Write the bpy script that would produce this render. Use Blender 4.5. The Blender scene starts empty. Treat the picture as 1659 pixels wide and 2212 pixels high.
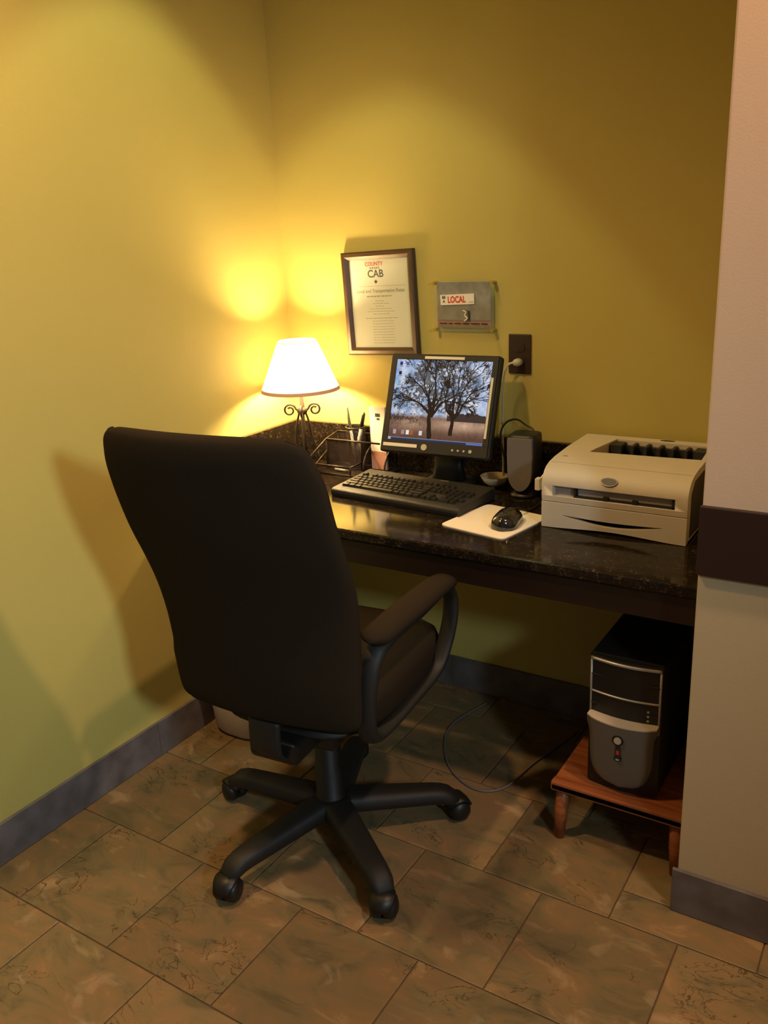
import bpy, bmesh, math, random
import numpy as np
from mathutils import Vector, Matrix

# ------------------------------------------------------------------ camera
SC = bpy.context.scene
COL = SC.collection
PI = math.pi
W_PX, H_PX = 1659, 2212
F_PX = 1883.8
CAM = Vector((1.8902, -2.3668, 1.5106))
YAW, PITCH, ROLL = 0.5774, 0.3136, -0.0503
fwd = Vector((-math.sin(YAW)*math.cos(PITCH), math.cos(YAW)*math.cos(PITCH), -math.sin(PITCH)))
rgt = Vector((math.cos(YAW), math.sin(YAW), 0))
upv = rgt.cross(fwd)
r2 = rgt*math.cos(ROLL) + upv*math.sin(ROLL)
u2 = -rgt*math.sin(ROLL) + upv*math.cos(ROLL)
cam_data = bpy.data.cameras.new('camera')
cam = bpy.data.objects.new('camera', cam_data)
COL.objects.link(cam)
m3 = Matrix((r2, u2, -fwd)).transposed()
cam.matrix_world = Matrix.Translation(CAM) @ m3.to_4x4()
cam_data.sensor_fit = 'HORIZONTAL'
cam_data.sensor_width = 36.0
cam_data.lens = F_PX*36.0/W_PX
cam_data.clip_start = 0.02
SC.camera = cam

# ------------------------------------------------------------------ world, exposure
world = bpy.data.worlds.new('world')
SC.world = world
world.use_nodes = True
bg = world.node_tree.nodes['Background']
bg.inputs[0].default_value = (0.85, 0.60, 0.55, 1)
bg.inputs[1].default_value = 0.10
SC.view_settings.view_transform = 'Standard'
SC.view_settings.look = 'None'
SC.view_settings.gamma = 1
SC.view_settings.use_curve_mapping = False
SC.view_settings.exposure = 0.0

# ------------------------------------------------------------------ room lights
def light(name, kind, loc, energy, color, target=None, size=0.1, **kw):
    L = bpy.data.lights.new(name, kind)
    L.energy = energy; L.color = color
    if kind == 'AREA':
        L.shape = kw.get('shape', 'DISK'); L.size = size
        if 'size_y' in kw: L.size_y = kw['size_y']
    else:
        L.shadow_soft_size = size
    if kind == 'SPOT':
        L.spot_size = kw['angle']; L.spot_blend = kw.get('blend', 0.5)
    o = bpy.data.objects.new(name, L); COL.objects.link(o); o.location = loc
    if target is not None:
        o.rotation_euler = (Vector(target)-Vector(loc)).to_track_quat('-Z', 'Y').to_euler()
    return o

# recessed warm downlights in the ceiling and the daylight that comes in from the lobby on the right
light('ceiling_spot_alcove', 'SPOT', (0.33, -1.52, 2.70), 94, (1.0, 0.62, 0.28), (0.38, -1.3, 0), 0.06, angle=math.radians(130), blend=0.9)
light('ceiling_spot_wash', 'SPOT', (0.42, -0.60, 2.66), 19, (0.98, 0.95, 0.46), (0.42, -0.60, 0), 0.04, angle=math.radians(77), blend=0.15)
light('ceiling_spot_lobby', 'SPOT', (2.10, -1.02, 2.66), 92, (1.0, 0.60, 0.36), (1.8, -1.0, 0), 0.06, angle=math.radians(155), blend=0.6)
day = light('lobby_daylight', 'AREA', (3.40, -2.55, 2.02), 5.5, (0.75, 0.95, 1.0), (0.0, -1.1, 0.6), 0.26)
day.data.spread = math.radians(60)

# ------------------------------------------------------------------ material helpers
def mat(name, color, rough=0.6, metal=0.0, spec=0.5, bump=None, coat=0.0, noise=None, trans=0.0, emit=None, estr=0.0):
    m = bpy.data.materials.new(name); m.use_nodes = True
    nt = m.node_tree; N = nt.nodes; B = N['Principled BSDF']
    B.inputs['Base Color'].default_value = (*color, 1)
    B.inputs['Roughness'].default_value = rough
    B.inputs['Metallic'].default_value = metal
    B.inputs['Specular IOR Level'].default_value = spec
    B.inputs['Coat Weight'].default_value = coat
    B.inputs['Transmission Weight'].default_value = trans
    if emit:
        B.inputs['Emission Color'].default_value = (*emit, 1); B.inputs['Emission Strength'].default_value = estr
    if noise or bump:
        tc = N.new('ShaderNodeTexCoord')
    if noise:      # (scale, colour2, contrast low, contrast high)
        n = N.new('ShaderNodeTexNoise'); n.inputs['Scale'].default_value = noise[0]; n.inputs['Detail'].default_value = 5
        nt.links.new(tc.outputs['Object'], n.inputs['Vector'])
        r = N.new('ShaderNodeValToRGB')
        r.color_ramp.elements[0].position = noise[2]; r.color_ramp.elements[1].position = noise[3]
        r.color_ramp.elements[0].color = (*color, 1); r.color_ramp.elements[1].color = (*noise[1], 1)
        nt.links.new(n.outputs['Fac'], r.inputs[0]); nt.links.new(r.outputs[0], B.inputs['Base Color'])
    if bump:       # (scale, strength)
        n = N.new('ShaderNodeTexNoise'); n.inputs['Scale'].default_value = bump[0]; n.inputs['Detail'].default_value = 3
        nt.links.new(tc.outputs['Object'], n.inputs['Vector'])
        b = N.new('ShaderNodeBump'); b.inputs['Strength'].default_value = bump[1]; b.inputs['Distance'].default_value = 0.002
        nt.links.new(n.outputs['Fac'], b.inputs['Height']); nt.links.new(b.outputs[0], B.inputs['Normal'])
    return m

M = {}
M['olive'] = mat('olive_wall_paint', (0.515, 0.44, 0.125), 0.55, bump=(260, 0.12))
M['cream'] = mat('cream_wall_paint', (0.60, 0.485, 0.36), 0.6, bump=(260, 0.12))
M['ceiling'] = mat('ceiling_paint', (0.7, 0.66, 0.58), 0.8)
M['skirt'] = mat('skirting_stone', (0.150, 0.138, 0.150), 0.4, noise=(14, (0.09, 0.078, 0.08), 0.35, 0.7), bump=(30, 0.3))
M['skirt_joint'] = mat('skirting_joint', (0.10, 0.085, 0.08), 0.8)
M['rail'] = mat('dark_rail_wood', (0.022, 0.009, 0.006), 0.5)
M['grout'] = mat('floor_grout', (0.12, 0.072, 0.04), 0.9)
M['wood_dark'] = mat('dark_apron_wood', (0.015, 0.007, 0.004), 0.4)
M['black'] = mat('black_plastic', (0.008, 0.0075, 0.007), 0.45)
M['black_matte'] = mat('black_matte_plastic', (0.010, 0.009, 0.008), 0.6, bump=(900, 0.15))
M['fabric'] = mat('black_fabric', (0.024, 0.017, 0.010), 0.95, spec=0.08, bump=(1400, 0.5))
M['chrome'] = mat('chrome', (0.7, 0.7, 0.7), 0.2, metal=1)
M['iron'] = mat('dark_iron', (0.022, 0.012, 0.006), 0.5, metal=0.2)
M['white'] = mat('white_plastic', (0.72, 0.70, 0.66), 0.4)
M['bin'] = mat('white_bin_plastic', (0.55, 0.50, 0.45), 0.5)
M['paper'] = mat('paper', (0.85, 0.82, 0.76), 0.8)
M['beige'] = mat('beige_plastic', (0.62, 0.55, 0.45), 0.5, bump=(800, 0.1))
M['beige_lo'] = mat('beige_plastic_lower', (0.58, 0.52, 0.43), 0.5, bump=(800, 0.1))
M['beige_dark'] = mat('grey_recess_plastic', (0.30, 0.27, 0.25), 0.5)
M['dark_recess'] = mat('dark_recess', (0.02, 0.02, 0.02), 0.5)
M['speaker_grey'] = mat('speaker_cloth', (0.15, 0.13, 0.12), 0.9)
M['silver'] = mat('silver_plastic_darkened', (0.13, 0.115, 0.095), 0.45)  # darkened so the shield front looks dimmer than its lit ledge
M['silver_lit'] = mat('silver_plastic_lit', (0.50, 0.43, 0.34), 0.5)  # same plastic as the shield, with the light from above put into its colour
M['silver_trim'] = mat('silver_trim', (0.42, 0.40, 0.37), 0.3, metal=0.5)
M['red'] = mat('red_led', (0.22, 0.01, 0.008), 0.4, emit=(1, 0.05, 0.02), estr=0.10)
M['button'] = mat('button_metal', (0.6, 0.57, 0.45), 0.3, metal=0.4)
M['frame_wood'] = mat('frame_dark_wood', (0.050, 0.026, 0.012), 0.35)
M['outlet'] = mat('brown_outlet_plastic', (0.035, 0.020, 0.014), 0.4)
M['cord'] = mat('cream_cord', (0.50, 0.46, 0.32), 0.5)
M['brass'] = mat('brass', (0.55, 0.42, 0.08), 0.3, metal=0.8)
M['ink'] = mat('black_ink', (0.03, 0.025, 0.02), 0.8)
M['ink_soft'] = mat('grey_ink', (0.42, 0.36, 0.28), 0.8)
M['ink_red'] = mat('red_ink', (0.60, 0.05, 0.02), 0.8)
M['grey_blue'] = mat('blue_grey_emblem', (0.11, 0.115, 0.14), 0.55)
M['sticker'] = mat('cream_sticker', (0.75, 0.70, 0.55), 0.6)
M['pen_white'] = mat('pen_white', (0.8, 0.78, 0.7), 0.4)
M['mousepad'] = mat('white_pad', (0.78, 0.72, 0.60), 0.7)

# two-tone paint on the right-hand wall, changing behind the chair rail
def _two_tone():
    m = M['cream']; nt = m.node_tree; N = nt.nodes
    tc = N.new('ShaderNodeTexCoord'); sx = N.new('ShaderNodeSeparateXYZ'); nt.links.new(tc.outputs['Object'], sx.inputs[0])
    gt = N.new('ShaderNodeMath'); gt.operation = 'GREATER_THAN'; gt.inputs[1].default_value = 0.9; nt.links.new(sx.outputs[2], gt.inputs[0])
    mx = N.new('ShaderNodeMix'); mx.data_type = 'RGBA'; mx.inputs[6].default_value = (0.50, 0.41, 0.255, 1); mx.inputs[7].default_value = (0.62, 0.49, 0.37, 1)
    nt.links.new(gt.outputs[0], mx.inputs[0]); nt.links.new(mx.outputs[2], N['Principled BSDF'].inputs['Base Color'])
_two_tone()

def wood_mat(name, c1, c2, scale, axis=0, rough=0.45):
    m = bpy.data.materials.new(name); m.use_nodes = True
    nt = m.node_tree; N = nt.nodes; B = N['Principled BSDF']; B.inputs['Roughness'].default_value = rough
    tc = N.new('ShaderNodeTexCoord'); mp = N.new('ShaderNodeMapping')
    s = [40*scale]*3; s[axis] = 3*scale
    mp.inputs['Scale'].default_value = s
    n = N.new('ShaderNodeTexNoise'); n.inputs['Scale'].default_value = 1; n.inputs['Detail'].default_value = 6; n.inputs['Distortion'].default_value = 0.6
    r = N.new('ShaderNodeValToRGB'); r.color_ramp.elements[0].color = (*c1, 1); r.color_ramp.elements[1].color = (*c2, 1)
    r.color_ramp.elements[0].position = 0.35; r.color_ramp.elements[1].position = 0.65
    nt.links.new(tc.outputs['Object'], mp.inputs[0]); nt.links.new(mp.outputs[0], n.inputs['Vector'])
    nt.links.new(n.outputs['Fac'], r.inputs[0]); nt.links.new(r.outputs[0], B.inputs['Base Color'])
    return m
M['stool_wood'] = wood_mat('red_brown_wood', (0.20, 0.055, 0.018), (0.34, 0.11, 0.035), 1.2)

def granite_mat():
    m = bpy.data.materials.new('dark_granite'); m.use_nodes = True
    nt = m.node_tree; N = nt.nodes; B = N['Principled BSDF']
    B.inputs['Roughness'].default_value = 0.11; B.inputs['Specular IOR Level'].default_value = 0.27
    tc = N.new('ShaderNodeTexCoord')
    v = N.new('ShaderNodeTexVoronoi'); v.inputs['Scale'].default_value = 260
    n = N.new('ShaderNodeTexNoise'); n.inputs['Scale'].default_value = 45; n.inputs['Detail'].default_value = 8
    nt.links.new(tc.outputs['Object'], v.inputs['Vector']); nt.links.new(tc.outputs['Object'], n.inputs['Vector'])
    mx = N.new('ShaderNodeMath'); mx.operation = 'MULTIPLY'
    sp = N.new('ShaderNodeSeparateColor'); nt.links.new(v.outputs['Color'], sp.inputs[0])
    nt.links.new(sp.outputs[0], mx.inputs[0]); nt.links.new(n.outputs['Fac'], mx.inputs[1])
    r = N.new('ShaderNodeValToRGB')
    r.color_ramp.elements[0].position = 0.30; r.color_ramp.elements[0].color = (0.010, 0.0075, 0.005, 1)
    r.color_ramp.elements[1].position = 0.62; r.color_ramp.elements[1].color = (0.075, 0.048, 0.026, 1)
    e = r.color_ramp.elements.new(0.45); e.color = (0.024, 0.016, 0.009, 1)
    nt.links.new(mx.outputs[0], r.inputs[0]); nt.links.new(r.outputs[0], B.inputs['Base Color'])
    return m
M['granite'] = granite_mat()

def tile_mat():
    m = bpy.data.materials.new('slate_floor_tile'); m.use_nodes = True
    nt = m.node_tree; N = nt.nodes; L = nt.links; B = N['Principled BSDF']
    B.inputs['Specular IOR Level'].default_value = 0.35
    tc = N.new('ShaderNodeTexCoord'); oi = N.new('ShaderNodeObjectInfo')
    mul = N.new('ShaderNodeVectorMath'); mul.operation = 'SCALE'; mul.inputs[0].default_value = (37, 53, 71)
    L.new(oi.outputs['Random'], mul.inputs['Scale'])
    add = N.new('ShaderNodeVectorMath'); add.operation = 'ADD'
    L.new(tc.outputs['Object'], add.inputs[0]); L.new(mul.outputs[0], add.inputs[1])
    mp = N.new('ShaderNodeMapping'); mp.inputs['Scale'].default_value = (1, 1.7, 1); mp.inputs['Rotation'].default_value = (0, 0, 0.5)
    L.new(add.outputs[0], mp.inputs[0])
    n1 = N.new('ShaderNodeTexNoise'); n1.inputs['Scale'].default_value = 6.5; n1.inputs['Detail'].default_value = 11; n1.inputs['Roughness'].default_value = 0.62; n1.inputs['Distortion'].default_value = 0.9
    L.new(mp.outputs[0], n1.inputs['Vector'])
    r1 = N.new('ShaderNodeValToRGB'); cr = r1.color_ramp
    cr.elements[0].position = 0.30; cr.elements[0].color = (0.100, 0.083, 0.045, 1)
    cr.elements[1].position = 0.74; cr.elements[1].color = (0.345, 0.240, 0.120, 1)
    e = cr.elements.new(0.45); e.color = (0.180, 0.133, 0.066, 1)
    e = cr.elements.new(0.60); e.color = (0.230, 0.140, 0.066, 1)
    L.new(n1.outputs['Fac'], r1.inputs[0])
    # thin crack-like veins
    n2 = N.new('ShaderNodeTexNoise'); n2.inputs['Scale'].default_value = 9; n2.inputs['Detail'].default_value = 6; n2.inputs['Distortion'].default_value = 1.8
    L.new(mp.outputs[0], n2.inputs['Vector'])
    ab = N.new('ShaderNodeMath'); ab.operation = 'SUBTRACT'; ab.inputs[1].default_value = 0.5; L.new(n2.outputs['Fac'], ab.inputs[0])
    ab2 = N.new('ShaderNodeMath'); ab2.operation = 'ABSOLUTE'; L.new(ab.outputs[0], ab2.inputs[0])
    rv = N.new('ShaderNodeValToRGB'); rv.color_ramp.elements[0].position = 0.0; rv.color_ramp.elements[0].color = (1, 1, 1, 1)
    rv.color_ramp.elements[1].position = 0.012; rv.color_ramp.elements[1].color = (0, 0, 0, 1)
    L.new(ab2.outputs[0], rv.inputs[0])
    n3 = N.new('ShaderNodeTexNoise'); n3.inputs['Scale'].default_value = 5; L.new(add.outputs[0], n3.inputs['Vector'])
    r3 = N.new('ShaderNodeValToRGB'); r3.color_ramp.elements[0].position = 0.52; r3.color_ramp.elements[1].position = 0.60
    L.new(n3.outputs['Fac'], r3.inputs[0])
    vm = N.new('ShaderNodeMath'); vm.operation = 'MULTIPLY'; L.new(rv.outputs[0], vm.inputs[0]); L.new(r3.outputs[0], vm.inputs[1])
    mx = N.new('ShaderNodeMix'); mx.data_type = 'RGBA'; L.new(vm.outputs[0], mx.inputs[0]); L.new(r1.outputs[0], mx.inputs[6])
    mx.inputs[7].default_value = (0.06, 0.035, 0.015, 1)
    n4 = N.new('ShaderNodeTexNoise'); n4.inputs['Scale'].default_value = 7; n4.inputs['Detail'].default_value = 8; n4.inputs['Distortion'].default_value = 1.2
    off4 = N.new('ShaderNodeVectorMath'); off4.operation = 'ADD'; off4.inputs[1].default_value = (11, 5, 3); L.new(mp.outputs[0], off4.inputs[0]); L.new(off4.outputs[0], n4.inputs['Vector'])
    r4 = N.new('ShaderNodeValToRGB'); r4.color_ramp.elements[0].position = 0.60; r4.color_ramp.elements[0].color = (0, 0, 0, 1); r4.color_ramp.elements[1].position = 0.72; r4.color_ramp.elements[1].color = (0.45, 0.45, 0.45, 1)
    L.new(n4.outputs['Fac'], r4.inputs[0])
    mx4 = N.new('ShaderNodeMix'); mx4.data_type = 'RGBA'; L.new(r4.outputs[0], mx4.inputs[0]); L.new(r1.outputs[0], mx4.inputs[6]); mx4.inputs[7].default_value = (0.42, 0.31, 0.19, 1)
    L.new(mx4.outputs[2], mx.inputs[6])
    # per tile brightness
    hv = N.new('ShaderNodeHueSaturation')
    mr = N.new('ShaderNodeMapRange'); mr.inputs[3].default_value = 0.82; mr.inputs[4].default_value = 1.18
    L.new(oi.outputs['Random'], mr.inputs[0]); L.new(mr.outputs[0], hv.inputs['Value']); L.new(mx.outputs[2], hv.inputs['Color'])
    L.new(hv.outputs[0], B.inputs['Base Color'])
    rr = N.new('ShaderNodeMapRange'); rr.inputs[3].default_value = 0.38; rr.inputs[4].default_value = 0.62
    L.new(n1.outputs['Fac'], rr.inputs[0]); L.new(rr.outputs[0], B.inputs['Roughness'])
    b = N.new('ShaderNodeBump'); b.inputs['Strength'].default_value = 0.5; b.inputs['Distance'].default_value = 0.003
    L.new(n1.outputs['Fac'], b.inputs['Height'])
    b2 = N.new('ShaderNodeBump'); b2.inputs['Strength'].default_value = 0.5; b2.inputs['Distance'].default_value = -0.002
    L.new(vm.outputs[0], b2.inputs['Height']); L.new(b.outputs[0], b2.inputs['Normal']); L.new(b2.outputs[0], B.inputs['Normal'])
    return m
M['tile'] = tile_mat()

def wire_mesh_mat():
    m = bpy.data.materials.new('woven_wire_mesh'); m.use_nodes = True
    nt = m.node_tree; N = nt.nodes; L = nt.links; B = N['Principled BSDF']
    B.inputs['Base Color'].default_value = (0.05, 0.035, 0.03, 1); B.inputs['Metallic'].default_value = 0.5; B.inputs['Roughness'].default_value = 0.5
    out = N['Material Output']
    tc = N.new('ShaderNodeTexCoord'); sx = N.new('ShaderNodeSeparateXYZ'); L.new(tc.outputs['Object'], sx.inputs[0])
    def line(sock, s2=None):
        src = sock
        if s2 is not None:
            a = N.new('ShaderNodeMath'); a.operation = 'ADD'; L.new(sock, a.inputs[0]); L.new(s2, a.inputs[1]); src = a.outputs[0]
        f = N.new('ShaderNodeMath'); f.operation = 'MULTIPLY'; f.inputs[1].default_value = 1/0.004; L.new(src, f.inputs[0])
        g = N.new('ShaderNodeMath'); g.operation = 'FRACT'; L.new(f.outputs[0], g.inputs[0])
        h = N.new('ShaderNodeMath'); h.operation = 'LESS_THAN'; h.inputs[1].default_value = 0.34; L.new(g.outputs[0], h.inputs[0])
        return h.outputs[0]
    a = line(sx.outputs[2]); b = line(sx.outputs[0], sx.outputs[1])
    mx = N.new('ShaderNodeMath'); mx.operation = 'MAXIMUM'; L.new(a, mx.inputs[0]); L.new(b, mx.inputs[1])
    tr = N.new('ShaderNodeBsdfTransparent'); ms = N.new('ShaderNodeMixShader')
    L.new(mx.outputs[0], ms.inputs[0]); L.new(tr.outputs[0], ms.inputs[1]); L.new(B.outputs[0], ms.inputs[2]); L.new(ms.outputs[0], out.inputs[0])
    return m
M['wiremesh'] = wire_mesh_mat()

def shade_mat():
    m = bpy.data.materials.new('lamp_shade_fabric'); m.use_nodes = True
    nt = m.node_tree; N = nt.nodes; L = nt.links; out = N['Material Output']
    for n in list(N):
        if n.type == 'BSDF_PRINCIPLED': N.remove(n)
    d = N.new('ShaderNodeBsdfDiffuse'); d.inputs[0].default_value = (0.85, 0.80, 0.68, 1)
    t = N.new('ShaderNodeBsdfTranslucent'); t.inputs[0].default_value = (0.95, 0.88, 0.72, 1)
    ms = N.new('ShaderNodeMixShader'); ms.inputs[0].default_value = 0.45
    L.new(d.outputs[0], ms.inputs[1]); L.new(t.outputs[0], ms.inputs[2]); L.new(ms.outputs[0], out.inputs[0])
    return m
M['shade'] = shade_mat()
M['shade_band'] = mat('shade_trim_tape', (0.55, 0.33, 0.22), 0.8)
M['bulb'] = mat('glowing_bulb', (1, 1, 1), 0.5, emit=(1.0, 0.68, 0.33), estr=1000)

def glass_mat():
    m = bpy.data.materials.new('clear_acrylic'); m.use_nodes = True
    nt = m.node_tree; N = nt.nodes; L = nt.links; out = N['Material Output']
    B = N['Principled BSDF']; B.inputs['Base Color'].default_value = (0.9, 0.95, 0.9, 1); B.inputs['Roughness'].default_value = 0.05
    tr = N.new('ShaderNodeBsdfTransparent'); tr.inputs[0].default_value = (0.93, 0.95, 0.92, 1)
    ms = N.new('ShaderNodeMixShader'); ms.inputs[0].default_value = 0.06
    L.new(tr.outputs[0], ms.inputs[1]); L.new(B.outputs[0], ms.inputs[2]); L.new(ms.outputs[0], out.inputs[0])
    return m
M['acrylic'] = glass_mat()

def attr_mat(name, emission=False, strength=1.0):
    m = bpy.data.materials.new(name); m.use_nodes = True
    nt = m.node_tree; N = nt.nodes; L = nt.links; B = N['Principled BSDF']
    a = N.new('ShaderNodeAttribute'); a.attribute_name = 'print'
    if emission:
        B.inputs['Base Color'].default_value = (0.004, 0.004, 0.004, 1); B.inputs['Roughness'].default_value = 0.45; B.inputs['Specular IOR Level'].default_value = 0.15
        L.new(a.outputs['Color'], B.inputs['Emission Color']); B.inputs['Emission Strength'].default_value = strength
    else:
        L.new(a.outputs['Color'], B.inputs['Base Color']); B.inputs['Roughness'].default_value = 0.5
    return m
M['screen'] = attr_mat('lit_screen', True, 0.75)
M['print'] = attr_mat('printed_picture')

# ------------------------------------------------------------------ mesh helpers
def link(name, bm, material, parent=None, loc=None, smooth=False, rot=None, mods=None):
    me = bpy.data.meshes.new(name)
    bmesh.ops.recalc_face_normals(bm, faces=bm.faces)
    bm.to_mesh(me); bm.free()
    if isinstance(material, (list, tuple)):
        for x in material: me.materials.append(x)
    else:
        me.materials.append(material)
    if smooth:
        for p in me.polygons: p.use_smooth = True
    o = bpy.data.objects.new(name, me); COL.objects.link(o)
    if parent is not None: o.parent = parent
    if loc is not None: o.location = loc
    if rot is not None: o.rotation_euler = rot
    return o

def empty(name, loc, label=None, cat=None, rotz=0.0, group=None):
    o = bpy.data.objects.new(name, None); COL.objects.link(o)
    o.location = loc; o.rotation_euler = (0, 0, rotz); o.empty_display_size = 0.05
    return tag(o, label, cat, group)

def tag(o, label=None, cat=None, group=None, kind=None):
    if label: o['label'] = label
    if cat: o['category'] = cat
    if group: o['group'] = group
    if kind: o['kind'] = kind
    return o

def box(bm, x0, x1, y0, y1, z0, z1, bev=0.0, seg=2):
    r = bmesh.ops.create_cube(bm, size=1)
    vs = r['verts']
    for v in vs:
        v.co = Vector(((x0+x1)/2+v.co.x*(x1-x0), (y0+y1)/2+v.co.y*(y1-y0), (z0+z1)/2+v.co.z*(z1-z0)))
    if bev > 0:
        es = list({e for v in vs for e in v.link_edges})
        bmesh.ops.bevel(bm, geom=es, offset=bev, segments=seg, profile=0.6, affect='EDGES')
    return bm

def B_(x0, x1, y0, y1, z0, z1, bev=0.0, seg=2):
    return box(bmesh.new(), x0, x1, y0, y1, z0, z1, bev, seg)

def tube(bm, pts, r, n=8, closed=False, cap=True, flat=None):
    """sweep a ring along pts; r may be a number or a list; flat=(a,b) gives an elliptic section"""
    pts = [Vector(p) for p in pts]; k = len(pts)
    rs = r if isinstance(r, (list, tuple)) else [r]*k
    tang = []
    for i in range(k):
        if closed: t = pts[(i+1) % k]-pts[i-1]
        else: t = pts[min(i+1, k-1)]-pts[max(i-1, 0)]
        tang.append(t.normalized())
    ref = Vector((0, 0, 1)) if abs(tang[0].z) < 0.9 else Vector((1, 0, 0))
    nrm = (ref - tang[0]*ref.dot(tang[0])).normalized()
    rings = []
    for i in range(k):
        nrm = (nrm - tang[i]*nrm.dot(tang[i])).normalized()
        bi = tang[i].cross(nrm)
        a, b = (flat if flat else (1, 1))
        rings.append([bm.verts.new(pts[i]+nrm*math.cos(2*PI*j/n)*rs[i]*a+bi*math.sin(2*PI*j/n)*rs[i]*b) for j in range(n)])
    m = k if closed else k-1
    for i in range(m):
        A, Bq = rings[i], rings[(i+1) % k]
        for j in range(n):
            bm.faces.new((A[j], A[(j+1) % n], Bq[(j+1) % n], Bq[j]))
    if cap and not closed:
        bm.faces.new(rings[0][::-1]); bm.faces.new(rings[-1])
    return bm

def smooth_path(ctrl, n=24, closed=False):
    """Catmull-Rom through control points"""
    P = [Vector(c) for c in ctrl]; out = []
    k = len(P); segs = k if closed else k-1
    per = max(2, n//segs)
    for i in range(segs):
        if closed: p0, p1, p2, p3 = P[i-1], P[i], P[(i+1) % k], P[(i+2) % k]
        else: p0, p1, p2, p3 = P[max(i-1, 0)], P[i], P[i+1], P[min(i+2, k-1)]
        for s in range(per):
            t = s/per
            out.append(0.5*((2*p1)+(-p0+p2)*t+(2*p0-5*p1+4*p2-p3)*t*t+(-p0+3*p1-3*p2+p3)*t**3))
    if not closed: out.append(P[-1])
    return out

def lathe(bm, prof, n=32, center=(0, 0), cap=True):
    rings = []
    for r, z in prof:
        rings.append([bm.verts.new((center[0]+r*math.cos(2*PI*j/n), center[1]+r*math.sin(2*PI*j/n), z)) for j in range(n)])
    for i in range(len(prof)-1):
        for j in range(n):
            bm.faces.new((rings[i][j], rings[i][(j+1) % n], rings[i+1][(j+1) % n], rings[i+1][j]))
    if cap:
        if prof[0][0] > 1e-6: bm.faces.new(rings[0][::-1])
        if prof[-1][0] > 1e-6: bm.faces.new(rings[-1])
    return bm

def extrude_poly(bm, poly, axis, a, b):
    """poly: list of 2D points in the plane perpendicular to axis (0:x -> (y,z), 1:y -> (x,z), 2:z -> (x,y))"""
    def mk(p, h):
        return {0: (h, p[0], p[1]), 1: (p[0], h, p[1]), 2: (p[0], p[1], h)}[axis]
    A = [bm.verts.new(mk(p, a)) for p in poly]; Bv = [bm.verts.new(mk(p, b)) for p in poly]
    bm.faces.new(A); bm.faces.new(Bv[::-1]); k = len(poly)
    for i in range(k): bm.faces.new((A[i], Bv[i], Bv[(i+1) % k], A[(i+1) % k]))
    return bm

def cut(o, cutter_bm):
    """boolean difference applied at once; nothing of the cutter stays in the scene"""
    bmesh.ops.recalc_face_normals(cutter_bm, faces=cutter_bm.faces); bmesh.ops.triangulate(cutter_bm, faces=cutter_bm.faces)
    c = link('cutter', cutter_bm, M['black'])
    c.parent = o.parent; o.update_tag(); c.update_tag()
    md = o.modifiers.new('cut', 'BOOLEAN'); md.object = c; md.operation = 'DIFFERENCE'; md.solver = 'EXACT'
    bpy.context.view_layer.update()
    dg = bpy.context.evaluated_depsgraph_get()
    me = bpy.data.meshes.new_from_object(o.evaluated_get(dg))
    o.modifiers.clear(); me.name = o.name; o.data = me
    bpy.data.objects.remove(c, do_unlink=True)
    return o

def bevel_mod(o, w=0.003, seg=2, ang=40):
    md = o.modifiers.new('edge', 'BEVEL'); md.width = w; md.segments = seg; md.limit_method = 'ANGLE'; md.angle_limit = math.radians(ang)
    return o

def auto_smooth(o, ang=40):
    for p in o.data.polygons: p.use_smooth = True
    try:
        md = o.modifiers.new('wn', 'WEIGHTED_NORMAL'); md.keep_sharp = True
    except Exception: pass
    for e in o.data.edges: pass
    return o

# ------------------------------------------------------------------ the setting
HCEIL = 2.75
WX = 1.531       # left edge of the right-hand wall
WY = -0.68       # its front face
tag(link('wall_left', B_(-0.10, 0.0, -3.2, 0.10, 0, HCEIL), M['olive']), kind='structure')
tag(link('wall_back', B_(0.0, WX, 0.0, 0.10, 0, HCEIL), M['olive']), kind='structure')
tag(link('wall_right', B_(WX, 3.6, WY, 0.10, 0, HCEIL, 0.004, 2), M['cream']), kind='structure')
tag(link('ceiling', B_(-0.10, 3.6, -3.2, 0.10, HCEIL, HCEIL+0.08), M['ceiling']), kind='structure')
floor = tag(link('floor', B_(-0.10, 3.6, -3.2, 0.10, -0.06, -0.0035), M['grout']), kind='structure')

# floor tiles, half-bond rows along the back wall
T = 0.3157; G = 0.0032
ROW0 = -1.412 - 6*T                      # lowest row line kept on the grid that passes through y = -1.412
shared = {}
def tile_mesh(w, h):
    key = (round(w, 3), round(h, 3))
    if key in shared: return shared[key]
    bm = bmesh.new(); b = 0.0020
    w2, h2 = w/2-G/2, h/2-G/2
    lo = [bm.verts.new((sx*w2, sy*h2, -0.0045)) for sx, sy in ((-1, -1), (1, -1), (1, 1), (-1, 1))]
    mi = [bm.verts.new((sx*w2, sy*h2, -b*0.5)) for sx, sy in ((-1, -1), (1, -1), (1, 1), (-1, 1))]
    hi = [bm.verts.new((sx*(w2-b), sy*(h2-b), 0)) for sx, sy in ((-1, -1), (1, -1), (1, 1), (-1, 1))]
    for A, C2 in ((lo, mi), (mi, hi)):
        for i in range(4): bm.faces.new((A[i], A[(i+1) % 4], C2[(i+1) % 4], C2[i]))
    bm.faces.new(hi)
    me = bpy.data.meshes.new('tile'); bmesh.ops.recalc_face_normals(bm, faces=bm.faces); bm.to_mesh(me); bm.free()
    me.materials.append(M['tile']); shared[key] = me
    return me
row = 0
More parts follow.
